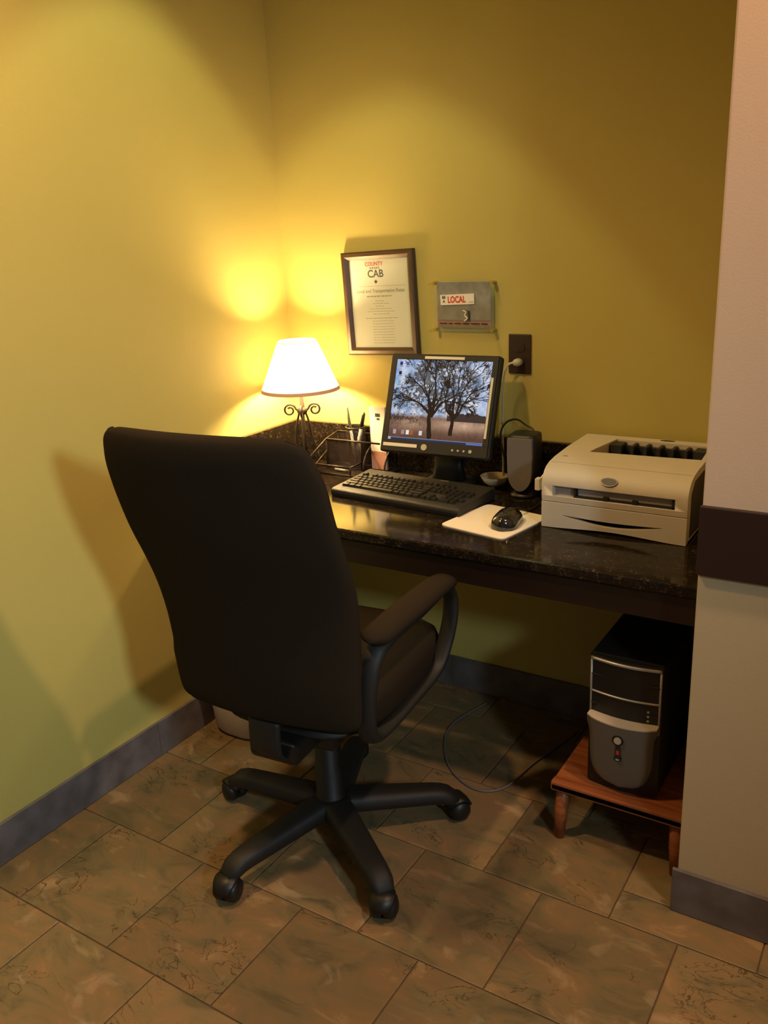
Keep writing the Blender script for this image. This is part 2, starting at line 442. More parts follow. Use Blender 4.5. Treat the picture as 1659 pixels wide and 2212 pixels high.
for k in range(0, 12):
    y0 = ROW0 + k*T; y1 = y0 + T
    if y0 > -0.02: break
    idx = round((y0 + 1.412)/T)          # idx 0 is the row from -1.412 to -1.096
    off = 0.146 if idx % 2 == 0 else 0.301
    x = off - T*2
    while x < 3.5:
        a, b_ = max(x, 0.0), min(x+T, 3.6)
        c, d_ = y0, min(y1, 0.0)
        if b_-a > 0.02:
            pieces = [(a, b_, c, d_)]
            if b_ > WX and d_ > WY:       # cut around the wall block
                pieces = []
                if c < WY-0.01: pieces.append((a, b_, c, WY))
                if a < WX-0.02: pieces.append((a, WX, max(c, WY) if c < WY-0.01 else c, d_))
            for (pa, pb, pc, pd) in pieces:
                if pb-pa < 0.015 or pd-pc < 0.015: continue
                o = bpy.data.objects.new('tile', tile_mesh(pb-pa, pd-pc)); COL.objects.link(o)
                o.location = ((pa+pb)/2, (pc+pd)/2, 0); o.parent = floor
        x += T

# stone skirting in pieces
HB = 0.1139; TB = 0.010
def skirting(name, segs, axis):
    """axis 'y': runs along the left wall; 'xb': back wall; 'xr': front of the right wall"""
    root = None
    lo, hi = segs[0], segs[-1]
    if axis == 'y': bm = B_(0, TB*0.7, lo, hi, 0, HB-0.001)
    elif axis == 'xb': bm = B_(lo, hi, -TB*0.7, 0, 0, HB-0.001)
    else: bm = B_(lo, hi, WY-TB*0.7, WY, 0, HB-0.001)
    root = tag(link(name, bm, M['skirt_joint']), kind='structure')
    for a, b in zip(segs[:-1], segs[1:]):
        g = 0.0006
        if axis == 'y': bm = B_(TB*0.1, TB, a+g, b-g, 0.001, HB, 0.0012, 1)
        elif axis == 'xb': bm = B_(a+g, b-g, -TB, -TB*0.1, 0.001, HB, 0.0012, 1)
        else: bm = B_(a+g, b-g, WY-TB, WY-TB*0.1, 0.001, HB, 0.0012, 1)
        link('skirting_tile', bm, M['skirt'], root)
skirting('baseboard_left', [-3.2, -2.6, -2.0, -1.4, -0.8, -0.2, -TB], 'y')
skirting('baseboard_back', [0.0, 0.6, 1.2, WX-0.0], 'xb')
skirting('baseboard_right', [WX-TB, 1.748, 2.35, 2.95, 3.6], 'xr')
# return of the skirting and the dark chair rail on the right-hand wall
rail = tag(link('trim_1', B_(WX-0.002, 3.6, WY-0.014, WY, 0.8285, 0.9708, 0.002, 2), M['rail']), kind='structure')

# ------------------------------------------------------------------ built-in desk
DZ = 0.76; DY = -0.60
desk = empty('desk', (0, 0, 0), 'built-in desk with dark polished granite top and dark wood apron', 'desk')
bm = bmesh.new()
prof = [(-0.002, 0.73), (-0.002, DZ), (DY+0.006, DZ), (DY+0.001, DZ-0.003), (DY, DZ-0.010), (DY+0.001, DZ-0.024), (DY+0.006, 0.73)]
extrude_poly(bm, prof, 0, 0.002, WX-0.002)
link('countertop', bm, M['granite'], desk)
link('backsplash', B_(0.022, WX-0.002, -0.020, -0.001, DZ+0.0005, 0.894, 0.002, 2), M['granite'], desk)
link('side_splash', B_(0.001, 0.020, DY+0.01, -0.001, DZ+0.0005, 0.894, 0.002, 2), M['granite'], desk)
link('apron', B_(0.003, WX-0.003, -0.585, -0.560, 0.664, 0.7295, 0.002, 2), M['wood_dark'], desk)
link('cleat', B_(0.003, WX-0.003, -0.045, -0.002, 0.68, 0.7295), M['wood_dark'], desk)

# ------------------------------------------------------------------ office chair
CH = (0.675, -0.815); CYAW = math.radians(5)
chair = empty('office_chair', (CH[0], CH[1], 0), 'black fabric office chair with padded arms, seen from behind', 'chair', CYAW)
def superloop(cx, cy, z, hw, hd, n=40, p=3.0):
    out = []
    for j in range(n):
        a = 2*PI*j/n; c, s = math.cos(a), math.sin(a)
        out.append((cx+hw*math.copysign(abs(c)**(2/p), c), cy+hd*math.copysign(abs(s)**(2/p), s), z))
    return out
def loft(bm, loops, cap=True):
    R_ = [[bm.verts.new(p) for p in l] for l in loops]
    n = len(R_[0])
    for i in range(len(R_)-1):
        for j in range(n): bm.faces.new((R_[i][j], R_[i][(j+1) % n], R_[i+1][(j+1) % n], R_[i+1][j]))
    if cap: bm.faces.new(R_[0][::-1]); bm.faces.new(R_[-1])
    return bm
BACK = [  # z, y centre, half width, half thickness
    (0.482, -0.262, 0.205, 0.010), (0.486, -0.262, 0.226, 0.022), (0.498, -0.264, 0.238, 0.032), (0.535, -0.267, 0.242, 0.037),
    (0.60, -0.270, 0.245, 0.040), (0.70, -0.277, 0.250, 0.040), (0.78, -0.292, 0.257, 0.038), (0.85, -0.316, 0.263, 0.035),
    (0.92, -0.346, 0.265, 0.032), (1.00, -0.373, 0.264, 0.030), (1.07, -0.391, 0.262, 0.028), (1.11, -0.400, 0.251, 0.027),
    (1.138, -0.405, 0.240, 0.024), (1.154, -0.408, 0.220, 0.018), (1.162, -0.409, 0.188, 0.009)]
def spl(rows, per=3):
    P = [Vector(r) for r in [(a, b, c) for a, b, c, d in rows]]; D = [r[3] for r in rows]
    out = []
    for i in range(len(rows)-1):
        for s in range(per):
            t = s/per; q = [rows[max(i-1, 0)], rows[i], rows[i+1], rows[min(i+2, len(rows)-1)]]
            out.append(tuple(0.5*(2*q[1][k]+(-q[0][k]+q[2][k])*t+(2*q[0][k]-5*q[1][k]+4*q[2][k]-q[3][k])*t*t+(-q[0][k]+3*q[1][k]-3*q[2][k]+q[3][k])*t**3) for k in range(4)))
    out.append(rows[-1]); return out
bm = bmesh.new(); loops = []
for z, y, hw, hd in spl(BACK):
    lp = superloop(0, y, z, hw, max(hd, 0.004), 48, 3.2)
    lp = [(px, py+0.55*px*px*(1 if z > 0.6 else 0.8), pz) for px, py, pz in lp]   # edges wrap forward
    loops.append(lp)
loft(bm, loops)
backrest = link('backrest', bm, M['fabric'], chair, smooth=True)
# piping seam round the outer shell
seam = []
for z, y, hw, hd in spl(BACK)[3:-2]: seam.append((hw*0.985, y+0.55*(hw*0.985)**2, z))
bm = bmesh.new()
tube(bm, seam, 0.004, 6); link('piping', bm, M['fabric'], backrest, smooth=True)
link('piping', tube(bmesh.new(), [(-a, b, c) for a, b, c in seam], 0.004, 6), M['fabric'], backrest, smooth=True)
# seat cushion
bm = bmesh.new(); loops = []
for z, hw, hd in ((0.412, 0.19, 0.20), (0.420, 0.222, 0.24), (0.445, 0.233, 0.26), (0.490, 0.233, 0.265), (0.518, 0.224, 0.257), (0.535, 0.195, 0.235), (0.542, 0.16, 0.195)):
    lp = superloop(0, 0.045, z, hw, hd, 48, 4.0)
    lp = [(x, y, zz - 0.35*max(0, y-0.12)**2*2) for x, y, zz in lp]
    loops.append(lp)
loft(bm, loops); link('seat', bm, M['fabric'], chair, smooth=True)
link('seat_shell', loft(bmesh.new(), [superloop(0, 0.0, z, hw, hd, 40, 4) for z, hw, hd in ((0.385, 0.14, 0.16), (0.397, 0.17, 0.19), (0.424, 0.19, 0.22))]), M['black_matte'], chair, smooth=True)
# tilt mechanism with lever and tension knob
bm = B_(-0.10, 0.10, -0.14, 0.13, 0.335, 0.374, 0.008, 2); box(bm, -0.065, 0.065, -0.245, -0.08, 0.350, 0.405, 0.012, 2)
mech = link('tilt_mechanism', bm, M['black'], chair)
bm = bmesh.new(); tube(bm, smooth_path([(0.08, 0.03, 0.35), (0.12, 0.035, 0.350), (0.16, 0.04, 0.348), (0.19, 0.042, 0.345)], 12), [0.006]*4+[0.006]*4+[0.006]*20 if False else 0.007, 8)
link('lever', bm, M['black'], mech, smooth=True)
bm = lathe(bmesh.new(), [(0.024, 0.275), (0.028, 0.28), (0.028, 0.325), (0.020, 0.336)], 16, (0.0, 0.12)); link('tension_knob', bm, M['black'], mech, smooth=True)
# bracket from the mechanism up behind the backrest
bm = bmesh.new(); tube(bm, smooth_path([(0, -0.12, 0.36), (0, -0.22, 0.362), (0, -0.262, 0.39), (0, -0.262, 0.47)], 16), 0.012, 8, flat=(0.5, 3.6))
link('back_bracket', bm, M['black_matte'], chair, smooth=True)
# arms: closed loop of flat plastic with a padded top
for s in (-1, 1):
    bm = bmesh.new()
    loop = [(0.236*s, -0.200, 0.45), (0.240*s, -0.215, 0.53), (0.250*s, -0.200, 0.63), (0.258*s, -0.150, 0.668), (0.262*s, 0.0, 0.670), (0.262*s, 0.150, 0.672),
            (0.264*s, 0.196, 0.640), (0.262*s, 0.200, 0.57), (0.250*s, 0.178, 0.49), (0.240*s, 0.130, 0.440), (0.234*s, 0.0, 0.425), (0.234*s, -0.14, 0.425)]
    tube(bm, smooth_path(loop, 60, True), 0.011, 10, closed=True, flat=(1.15, 2.2))
    arm = link('arm_frame', bm, M['black_matte'], chair, smooth=True)
    for ya in (-0.12, 0.02):
        link('arm_bracket', B_(min(0.15*s, 0.238*s), max(0.15*s, 0.238*s), ya, ya+0.05, 0.416, 0.428, 0.003, 1), M['black'], arm)
    loops = []
    for t in range(17):
        y = -0.225+0.422*t/16; e = min(t, 16-t)/16
        f = min(1.0, math.sqrt(max(0.0, 1-(1-min(1, e*7))**2)) + 0.12)
        wv = 0.040*f*(0.88+0.12*math.sin(PI*t/16)); hv = 0.020*f
        zz = 0.690 + 0.004*math.cos(t/16*PI*1.0) - (0.012*((t-12)/4)**2 if t > 12 else 0) 
        loops.append([(0.262*s+wv*math.cos(2*PI*j/20), y, zz+hv*math.sin(2*PI*j/20)) for j in range(20)])
    link('armrest', loft(bmesh.new(), loops), M['fabric'], chair, smooth=True)
# gas column
BASE = (0.008, -0.022)
bm = lathe(bmesh.new(), [(0.030, 0.062), (0.043, 0.07), (0.043, 0.125), (0.038, 0.13), (0.038, 0.20), (0.034, 0.205), (0.034, 0.27), (0.030, 0.275), (0.030, 0.336)], 28, BASE)
link('gas_column', bm, M['black'], chair, smooth=True)
# five legs with twin-wheel casters
hub = link('base_hub', lathe(bmesh.new(), [(0.045, 0.066), (0.060, 0.072), (0.066, 0.095), (0.058, 0.118), (0.044, 0.122)], 28, BASE), M['black'], chair, smooth=True)
for k, deg in enumerate((-105, -33, 39, 111, 183)):
    a = math.radians(deg)-CYAW
    ca, sa = math.cos(a), math.sin(a)
    loops = []
    for t in range(15):
        q = t/14; r = 0.030+0.305*q
        zc = 0.098 - 0.020*q - (0.020*((q-0.80)/0.20)**2 if q > 0.80 else 0)
        hw = 0.041-0.013*q; hh = 0.026-0.005*q
        if t == 14: hw *= 0.75; hh *= 0.7
        ring = []
        for j in range(16):
            b = 2*PI*j/16; c, s_ = math.cos(b), math.sin(b)
            lx = hw*math.copysign(abs(c)**0.7, c); lz = hh*math.copysign(abs(s_)**0.7, s_)
            if s_ < 0: lx *= 1.08
            ring.append((BASE[0]+r*ca-lx*sa, BASE[1]+r*sa+lx*ca, zc+lz))
        loops.append(ring)
    leg = link('leg', loft(bmesh.new(), loops), M['black_matte'], chair, smooth=True)
    ex, ey = BASE[0]+0.322*ca, BASE[1]+0.322*sa
    wa = a + (0.5, -0.6, 0.3, 1.2, -0.4)[k]
    cw, sw = math.cos(wa), math.sin(wa)
    bm = bmesh.new()
    for side in (-1, 1):          # two wheels + cover between them
        c0 = Vector((ex+cw*0.012, ey+sw*0.012, 0.0290)); ax = Vector((-sw, cw, 0))
        prof = [(0.004, 0.0), (0.0290, 0.001), (0.0290, 0.018), (0.024, 0.026), (0.012, 0.031), (0.003, 0.032)]
        rings = []
        e1 = Vector((cw, sw, 0)); e2 = Vector((0, 0, 1))
        for r, h in prof:
            rings.append([bm.verts.new(c0+ax*side*(0.003+h)+(e1*math.cos(2*PI*j/20)+e2*math.sin(2*PI*j/20))*r) for j in range(20)])
        for i in range(len(rings)-1):
            for j in range(20): bm.faces.new((rings[i][j], rings[i][(j+1) % 20], rings[i+1][(j+1) % 20], rings[i+1][j]))
        bm.faces.new(rings[0]); bm.faces.new(rings[-1])
    tube(bm, [(ex, ey, 0.03), (ex, ey, 0.060)], 0.008, 10)
    # hood over the wheels
    cc = Vector((ex+cw*0.012, ey+sw*0.012, 0.0290)); hr = []
    for j in range(11):
        b = math.radians(8+150*j/10); dv_ = e1*math.cos(b)+e2*math.sin(b)
        wd = 0.030*math.sin(math.radians(35+110*j/10))
        hr.append([bm.verts.new(cc+dv_*rr_+ax*ww) for rr_, ww in ((0.031, -wd), (0.031, wd), (0.036, wd*0.92), (0.0375, 0), (0.036, -wd*0.92))])
    for A_, B2 in zip(hr[:-1], hr[1:]):
        for j in range(5): bm.faces.new((A_[j], A_[(j+1) % 5], B2[(j+1) % 5], B2[j]))
    bm.faces.new(hr[0]); bm.faces.new(hr[-1])
    link('caster', bm, M['black'], leg, smooth=True)

# ------------------------------------------------------------------ table lamp
LX, LY = 0.154, -0.157
lamp = empty('table_lamp', (LX, LY, DZ+0.0005), 'lit table lamp with white shade and scrolled iron stem in the corner', 'lamp')
iron = M['iron']
bm = lathe(bmesh.new(), [(0.0065, 0.0), (0.0065, 0.285)], 12)
stem = link('stem', bm, iron, lamp, smooth=True)
link('knot', lathe(bmesh.new(), [(0.006, 0.188), (0.014, 0.192), (0.018, 0.201), (0.014, 0.210), (0.006, 0.214)], 16), iron, stem, smooth=True)
VA = YAW      # scrolls lie in the plane facing the room
for k in range(4):
    a = VA + k*PI/2
    c, s_ = math.cos(a), math.sin(a)
    # rod: leaves the foot, splays to the knot, then rolls into a scroll outside it
    path = [(0.040, 0.004), (0.038, 0.012), (0.032, 0.08), (0.020, 0.16), (0.010, 0.196)]
    bm = bmesh.new(); tube(bm, smooth_path([(c*r, s_*r, z) for r, z in path], 20), 0.0034, 8)
    link('foot_rod', bm, iron, lamp, smooth=True)
    sc = []
    for t in range(26):
        q = t/25; ang = PI*0.95 - q*PI*2.7; rr = 0.0205*(1-0.62*q)
        cxs, czs = 0.0405, 0.205
        sc.append((c*(cxs+rr*math.cos(ang)), s_*(cxs+rr*math.cos(ang)), czs+rr*math.sin(ang)*1.0))
    sc = [(c*0.008, s_*0.008, 0.198)] + sc
    if k in (0, 2) or True:
        bm = bmesh.new(); tube(bm, sc, 0.0034, 8); link('scroll', bm, iron, lamp, smooth=True)
bm = bmesh.new(); tube(bm, [(0.040*math.cos(2*PI*j/24), 0.040*math.sin(2*PI*j/24), 0.004) for j in range(24)], 0.004, 8, closed=True)
link('foot_ring', bm, iron, lamp, smooth=True)
# shade
zb, zt, rb, rt = 0.272, 0.427, 0.126, 0.061
bm = bmesh.new(); lathe(bm, [(rb, zb), (rb*0.5+rt*0.5, (zb+zt)/2), (rt, zt)], 64, cap=False)
shade = link('lamp_shade', bm, M['shade'], lamp, smooth=True)
for (r_, z0, z1, nm) in ((rb, zb-0.003, zb+0.008, 'lower_band'), (rt, zt-0.006, zt+0.001, 'upper_band')):
    bm = bmesh.new(); lathe(bm, [(r_+0.0012, z0), (r_+0.0006-(0.003 if nm == 'lower_band' else 0.0022), z1)], 64, cap=False)
    link(nm, bm, M['shade_band'] if nm == 'lower_band' else M['shade'], shade, smooth=True)
bm = bmesh.new()
for k in range(3):
    a = k*2*PI/3+0.4; tube(bm, [(0.004*math.cos(a), 0.004*math.sin(a), zt-0.012), (rt*0.98*math.cos(a), rt*0.98*math.sin(a), zt-0.003)], 0.0012, 6)
tube(bm, [(0.0, 0.0, zt-0.02), (0, 0, zt-0.004)], 0.004, 8)
link('shade_spider', bm, M['brass'], shade, smooth=True)
link('socket', lathe(bmesh.new(), [(0.013, 0.265), (0.015, 0.27), (0.015, 0.305), (0.010, 0.31)], 16), M['brass'], lamp, smooth=True)
bulb = link('bulb', lathe(bmesh.new(), [(0.010, 0.310), (0.011, 0.325), (0.020, 0.350), (0.023, 0.364), (0.019, 0.382), (0.009, 0.391), (0.001, 0.393)], 20), M['bulb'], lamp, smooth=True)
# ------------------------------------------------------------------ monitor
MW, MH = 0.354, 0.298
mon = empty('monitor', (0.661, -0.105, DZ+0.0005), 'black flat-panel monitor showing a picture of two bare trees', 'monitor', 0.053)
MC = Vector((-0.003, -0.053, 0.253)); TILT = 0.366
head = bpy.data.objects.new('display_head', None)   # replaced below by the housing mesh
bpy.data.objects.remove(head)
Rm = Matrix.Translation(MC) @ Matrix.Rotation(-TILT, 4, 'X')
# housing: local x right, z up, front face at y=0
bm = bmesh.new()
loops = []
def rrect(w, h, r, y, n=5):
    out = []
    for (cx_, cz_, a0) in ((w/2-r, h/2-r, 0), (-w/2+r, h/2-r, 90), (-w/2+r, -h/2+r, 180), (w/2-r, -h/2+r, 270)):
        for j in range(n):
            a = math.radians(a0+90*j/(n-1)); out.append((cx_+r*math.cos(a), y, cz_+r*math.sin(a)))
    return out
loft(bm, [rrect(MW-0.006, MH-0.006, 0.006, 0.0), rrect(MW, MH, 0.008, 0.003), rrect(MW, MH, 0.008, 0.022), rrect(MW-0.02, MH-0.02, 0.012, 0.030), rrect(MW*0.72, MH*0.72, 0.02, 0.046)])
housing = link('housing', bm, M['black_matte'], mon); housing.matrix_local = Rm
SW, SH = 0.309, 0.242; SZ = 0.010
cut(housing, B_(-SW/2, SW/2, -0.01, 0.0025, SZ-SH/2, SZ+SH/2)) if False else None

# painted desktop picture: two bare trees over a hazy brown field
def tree_picture(nx, ny):
    rnd = random.Random(5)
    img = np.zeros((ny, nx, 3))
    yy, xx = np.mgrid[0:ny, 0:nx]; v = 1-yy/ny; u = xx/nx
    def noise(sc, seed):
        r = np.random.RandomState(seed); gx, gy = int(nx/sc)+3, int(ny/sc)+3
        g = r.rand(gy, gx); fx = xx/sc; fy = yy/sc; ix = fx.astype(int); iy = fy.astype(int); tx = fx-ix; ty = fy-iy
        tx = tx*tx*(3-2*tx); ty = ty*ty*(3-2*ty)
        return (g[iy, ix]*(1-tx)+g[iy, ix+1]*tx)*(1-ty)+(g[iy+1, ix]*(1-tx)+g[iy+1, ix+1]*tx)*ty
    n1 = noise(26, 1)*0.6+noise(11, 2)*0.4
    sky = np.stack([0.26+0.60*n1, 0.42+0.44*n1, 0.68+0.25*n1], -1)
    img[:] = sky
    gr = np.clip((0.34-v)/0.05, 0, 1)[..., None]
    n2 = noise(30, 3)*0.6+noise(7, 4)*0.4
    bright = np.exp(-((v-0.22)/0.08)**2)*(0.35+0.65*np.exp(-((u-0.78)/0.25)**2)+0.5*np.exp(-((u-0.22)/0.12)**2))
    ground = np.stack([0.20+0.42*bright, 0.115+0.33*bright, 0.085+0.25*bright], -1)*(0.75+0.5*n2[..., None])
    img[:] = img*(1-gr)+ground*gr
    # distant dark thicket at right
    th = ((v < 0.37-0.06*np.abs(u-0.85)*3+0.03*noise(6, 8)) & (v > 0.27) & (u > 0.60)); img[th] = (0.10, 0.075, 0.07)
    # foliage haze
    m = np.clip(1.25-((u-0.50)**2/0.16+(v-0.68)**2/0.11), 0, 1)
    k = nx/220
    fol = noise(2.0*k, 11)*0.40+noise(4.5*k, 12)*0.35+noise(12*k, 13)*0.25
    a = np.clip((fol-0.49+0.10*m)*12, 0, 1)*np.clip(m*2.2, 0, 1); img[:] = img*(1-0.78*a[..., None])+np.array((0.075, 0.065, 0.045))*a[..., None]*0.78
    lf = np.clip(1-np.abs(u-0.14)/0.16, 0, 1)*np.clip(1-np.abs(v-0.52)/0.22, 0, 1)
    a = np.clip((fol-0.52+0.14*lf)*9, 0, 1)*np.clip(lf*3, 0, 1); img[:] = img*(1-0.6*a[..., None])+np.array((0.08, 0.065, 0.05))*a[..., None]*0.6
    f2 = noise(2.5*k, 21)*0.5+noise(6*k, 22)*0.5
    a = np.clip((f2-0.55)*8, 0, 1)*np.clip((v-0.33)*12, 0, 1)*np.clip(m*3, 0, 1); img[:] = img*(1-0.5*a[..., None])+np.array((0.16, 0.13, 0.10))*a[..., None]*0.5
    a = np.clip((f2-0.50)*8, 0, 1)*np.clip((0.42-v)*10, 0, 1)*np.clip((v-0.16)*10, 0, 1)*np.clip((0.42-u)*8, 0, 1); img[:] = img*(1-0.6*a[..., None])
    def disc(x, y, r, c):
        x0, x1 = int(max(0, x-r)), int(min(nx-1, x+r+1)); y0, y1 = int(max(0, y-r)), int(min(ny-1, y+r+1))
        if x1 < x0 or y1 < y0: return
        s = (xx[y0:y1+1, x0:x1+1]-x)**2+(yy[y0:y1+1, x0:x1+1]-y)**2 <= r*r+0.3
        img[y0:y1+1, x0:x1+1][s] = c
    def branch(x, y, ang, ln, r, dep):
        n = max(2, int(ln)); col = (0.035+0.02*rnd.random(), 0.028, 0.022)
        for i in range(n):
            disc(x, y, r, col); x += math.cos(ang); y -= math.sin(ang); ang += rnd.uniform(-0.07, 0.07); r = max(0.3, r*0.994)
        if dep == 0: return
        for _ in range(2 if dep > 4 else 3):
            branch(x, y, ang+rnd.uniform(-0.62, 0.62), ln*rnd.uniform(0.62, 0.86), r*0.66, dep-1)
    s = ny/100
    branch(nx*0.44, ny*0.93, PI/2, 26*s, 3.3*s, 2)
    for a_, l_ in ((1.15, 22), (1.75, 24), (2.45, 22), (1.45, 26)): branch(nx*0.44, ny*0.68, a_, l_*s, 2.0*s, 5)
    branch(nx*0.655, ny*0.88, PI/2-0.05, 18*s, 2.7*s, 2)
    for a_, l_ in ((1.25, 26), (0.7, 22), (1.7, 26), (2.4, 16)): branch(nx*0.67, ny*0.70, a_, l_*s, 1.6*s, 5)
    # desktop icons and task bar
    def rect(u0, u1, v0, v1, c):
        img[int((1-v1)*ny):int((1-v0)*ny)+1, int(u0*nx):int(u1*nx)+1] = c
    for i, (ux, vy) in enumerate([(0.035, 0.93), (0.105, 0.93), (0.175, 0.93), (0.035, 0.81), (0.105, 0.81), (0.175, 0.81), (0.035, 0.70), (0.035, 0.585), (0.035, 0.47)]):
        rect(ux, ux+0.025, vy, vy+0.04, [(0.03, 0.06, 0.25), (0.15, 0.18, 0.35), (0.25, 0.35, 0.55), (0.02, 0.03, 0.05), (0.5, 0.7, 0.9), (0.35, 0.5, 0.7), (0.3, 0.5, 0.6), (0.2, 0.35, 0.6), (0.25, 0.4, 0.6)][i])
        rect(ux-0.008, ux+0.033, vy-0.022, vy-0.010, (0.35, 0.42, 0.5))
    for ux, c in ((0.05, (0.5, 0.45, 0.5)), (0.14, (0.5, 0.35, 0.35)), (0.19, (0.85, 0.85, 0.8)), (0.235, (0.5, 0.2, 0.06)), (0.33, (0.75, 0.75, 0.8))):
        rect(ux, ux+0.03, 0.075, 0.125, c)
    rect(0, 1, 0.0, 0.028, (0.05, 0.07, 0.16)); rect(0, 1, 0.028, 0.034, (0.30, 0.34, 0.42)); rect(0.83, 0.99, 0.004, 0.02, (0.2, 0.26, 0.6)); rect(0.005, 0.03, 0.004, 0.03, (0.5, 0.55, 0.65))
    img = np.clip(img, 0, 1)**1.35*1.25
    return np.clip(img, 0, 1)
def picture(name, img, w, h, material, parent, matrix):
    ny, nx, _ = img.shape
    X, Z = np.meshgrid(np.linspace(-w/2, w/2, nx+1), np.linspace(h/2, -h/2, ny+1))
    verts = np.stack([X, np.zeros_like(X), Z], -1).reshape(-1, 3)
    i = np.arange(ny*nx); r = i//nx; c = i % nx; a = r*(nx+1)+c
    faces = np.stack([a, a+nx+1, a+nx+2, a+1], -1)
    me = bpy.data.meshes.new(name); me.from_pydata(verts.tolist(), [], faces.tolist())
    at = me.color_attributes.new('print', 'FLOAT_COLOR', 'CORNER')
    colr = np.concatenate([img.reshape(-1, 3), np.ones((ny*nx, 1))], 1)
    at.data.foreach_set('color', np.repeat(colr, 4, axis=0).ravel())
    me.materials.append(material)
    o = bpy.data.objects.new(name, me); COL.objects.link(o); o.parent = parent; o.matrix_local = matrix
    return o
picture('screen', tree_picture(300, 235), SW, SH, M['screen'], mon, Rm @ Matrix.Translation((0, -0.0008, SZ)))
# raised lip round the screen
bm = bmesh.new()
for (a, b, c, d) in ((-MW/2+0.006, MW/2-0.006, SZ+SH/2, MH/2-0.004), (-MW/2+0.006, MW/2-0.006, -MH/2+0.004, SZ-SH/2), (-MW/2+0.006, -SW/2, SZ-SH/2-0.001, SZ+SH/2+0.001), (SW/2, MW/2-0.006, SZ-SH/2-0.001, SZ+SH/2+0.001)):
    box(bm, a, b, -0.004, 0.001, c, d)
bz = link('bezel', bm, M['black_matte'], mon); bz.matrix_local = Rm
def on_head(name, bm, material, label=None, smooth=False):
    o = link(name, bm, material, mon, smooth=smooth); o.matrix_local = Rm
    if label: o['label'] = label
    return o
on_head('sticker', B_(-0.062, 0.066, -0.0048, -0.0038, 0.1335, 0.1415), M['sticker'], 'cream paper strip along the top bezel')
on_head('sticker', B_(-0.165, -0.052, -0.0048, -0.0038, -0.1315, -0.1215), M['sticker'], 'cream paper strip at the lower left bezel')
on_head('sticker', B_(0.156, 0.163, -0.0048, -0.0038, -0.090, 0.085), M['sticker'], 'narrow cream paper strip down the right bezel')
def disc_y(bm, cx_, cz_, r, y0, y1, n=20):
    A = [bm.verts.new((cx_+r*math.cos(2*PI*j/n), y0, cz_+r*math.sin(2*PI*j/n))) for j in range(n)]
    Bq = [bm.verts.new((cx_+r*math.cos(2*PI*j/n), y1, cz_+r*math.sin(2*PI*j/n))) for j in range(n)]
    bm.faces.new(A); bm.faces.new(Bq[::-1])
    for j in range(n): bm.faces.new((A[j], Bq[j], Bq[(j+1) % n], A[(j+1) % n]))
    return bm
on_head('badge', disc_y(bmesh.new(), -0.028, -0.128, 0.0095, -0.006, -0.0035), M['button'], 'round metal badge')
for k in range(3): on_head('button', disc_y(bmesh.new(), 0.064+0.018*k, -0.130, 0.0032, -0.006, -0.0035, 12), M['button'])
on_head('power_button', disc_y(bmesh.new(), 0.120, -0.130, 0.0052, -0.006, -0.0035, 14), M['button'], 'round silver power button')
bm = bmesh.new(); loft(bm, [superloop(0, 0.0, z, hw, hd, 32, 3.5) for z, hw, hd in ((0.012, 0.055, 0.022), (0.06, 0.045, 0.016), (0.16, 0.045, 0.014), (0.24, 0.05, 0.010))])
link('neck', bm, M['black'], mon, smooth=True)
bm = bmesh.new(); loft(bm, [superloop(0.0, 0.018, z, hw, hd, 40, 2.6) for z, hw, hd in ((0.0, 0.079, 0.056), (0.006, 0.080, 0.057), (0.011, 0.076, 0.052), (0.015, 0.055, 0.030))])
link('stand_base', bm, M['black'], mon, smooth=True)

# ------------------------------------------------------------------ keyboard
kb = empty('keyboard', (0.628, -0.277, DZ+0.0005), 'black keyboard in front of the monitor', 'keyboard', math.radians(-4.5))
KW, KD = 0.448, 0.195
bm = bmesh.new()
prof = [(-KD/2, 0.0), (-KD/2-0.003, 0.012), (-KD/2-0.001, 0.020), (-KD/2+0.006, 0.024), (KD/2-0.004, 0.036), (KD/2, 0.032), (KD/2, 0.0)]
extrude_poly(bm, prof, 0, -KW/2, KW/2)
bmesh.ops.bevel(bm, geom=bm.edges[:], offset=0.0015, segments=1, affect='EDGES')
link('case', bm, M['black_matte'], kb)
def key_mesh(w, d):
    k = (round(w, 4), round(d, 4), 'k')
    if k in shared: return shared[k]
    bm = bmesh.new(); lo_ = [(-w/2, -d/2), (w/2, -d/2), (w/2, d/2), (-w/2, d/2)]
    A = [bm.verts.new((x, y, 0)) for x, y in lo_]; Bq = [bm.verts.new((x*(1-0.004/w), y*(1-0.004/d)+0.0008, 0.0075)) for x, y in lo_]
    bm.faces.new(Bq)
    for i in range(4): bm.faces.new((A[i], A[(i+1) % 4], Bq[(i+1) % 4], Bq[i]))
    me = bpy.data.meshes.new('key'); bmesh.ops.recalc_face_normals(bm, faces=bm.faces); bm.to_mesh(me); bm.free()
    me.materials.append(M['keycap']); shared[k] = me; return me
M['keycap'] = mat('black_keycap', (0.010, 0.009, 0.008), 0.45, spec=0.4)
U = 0.0184
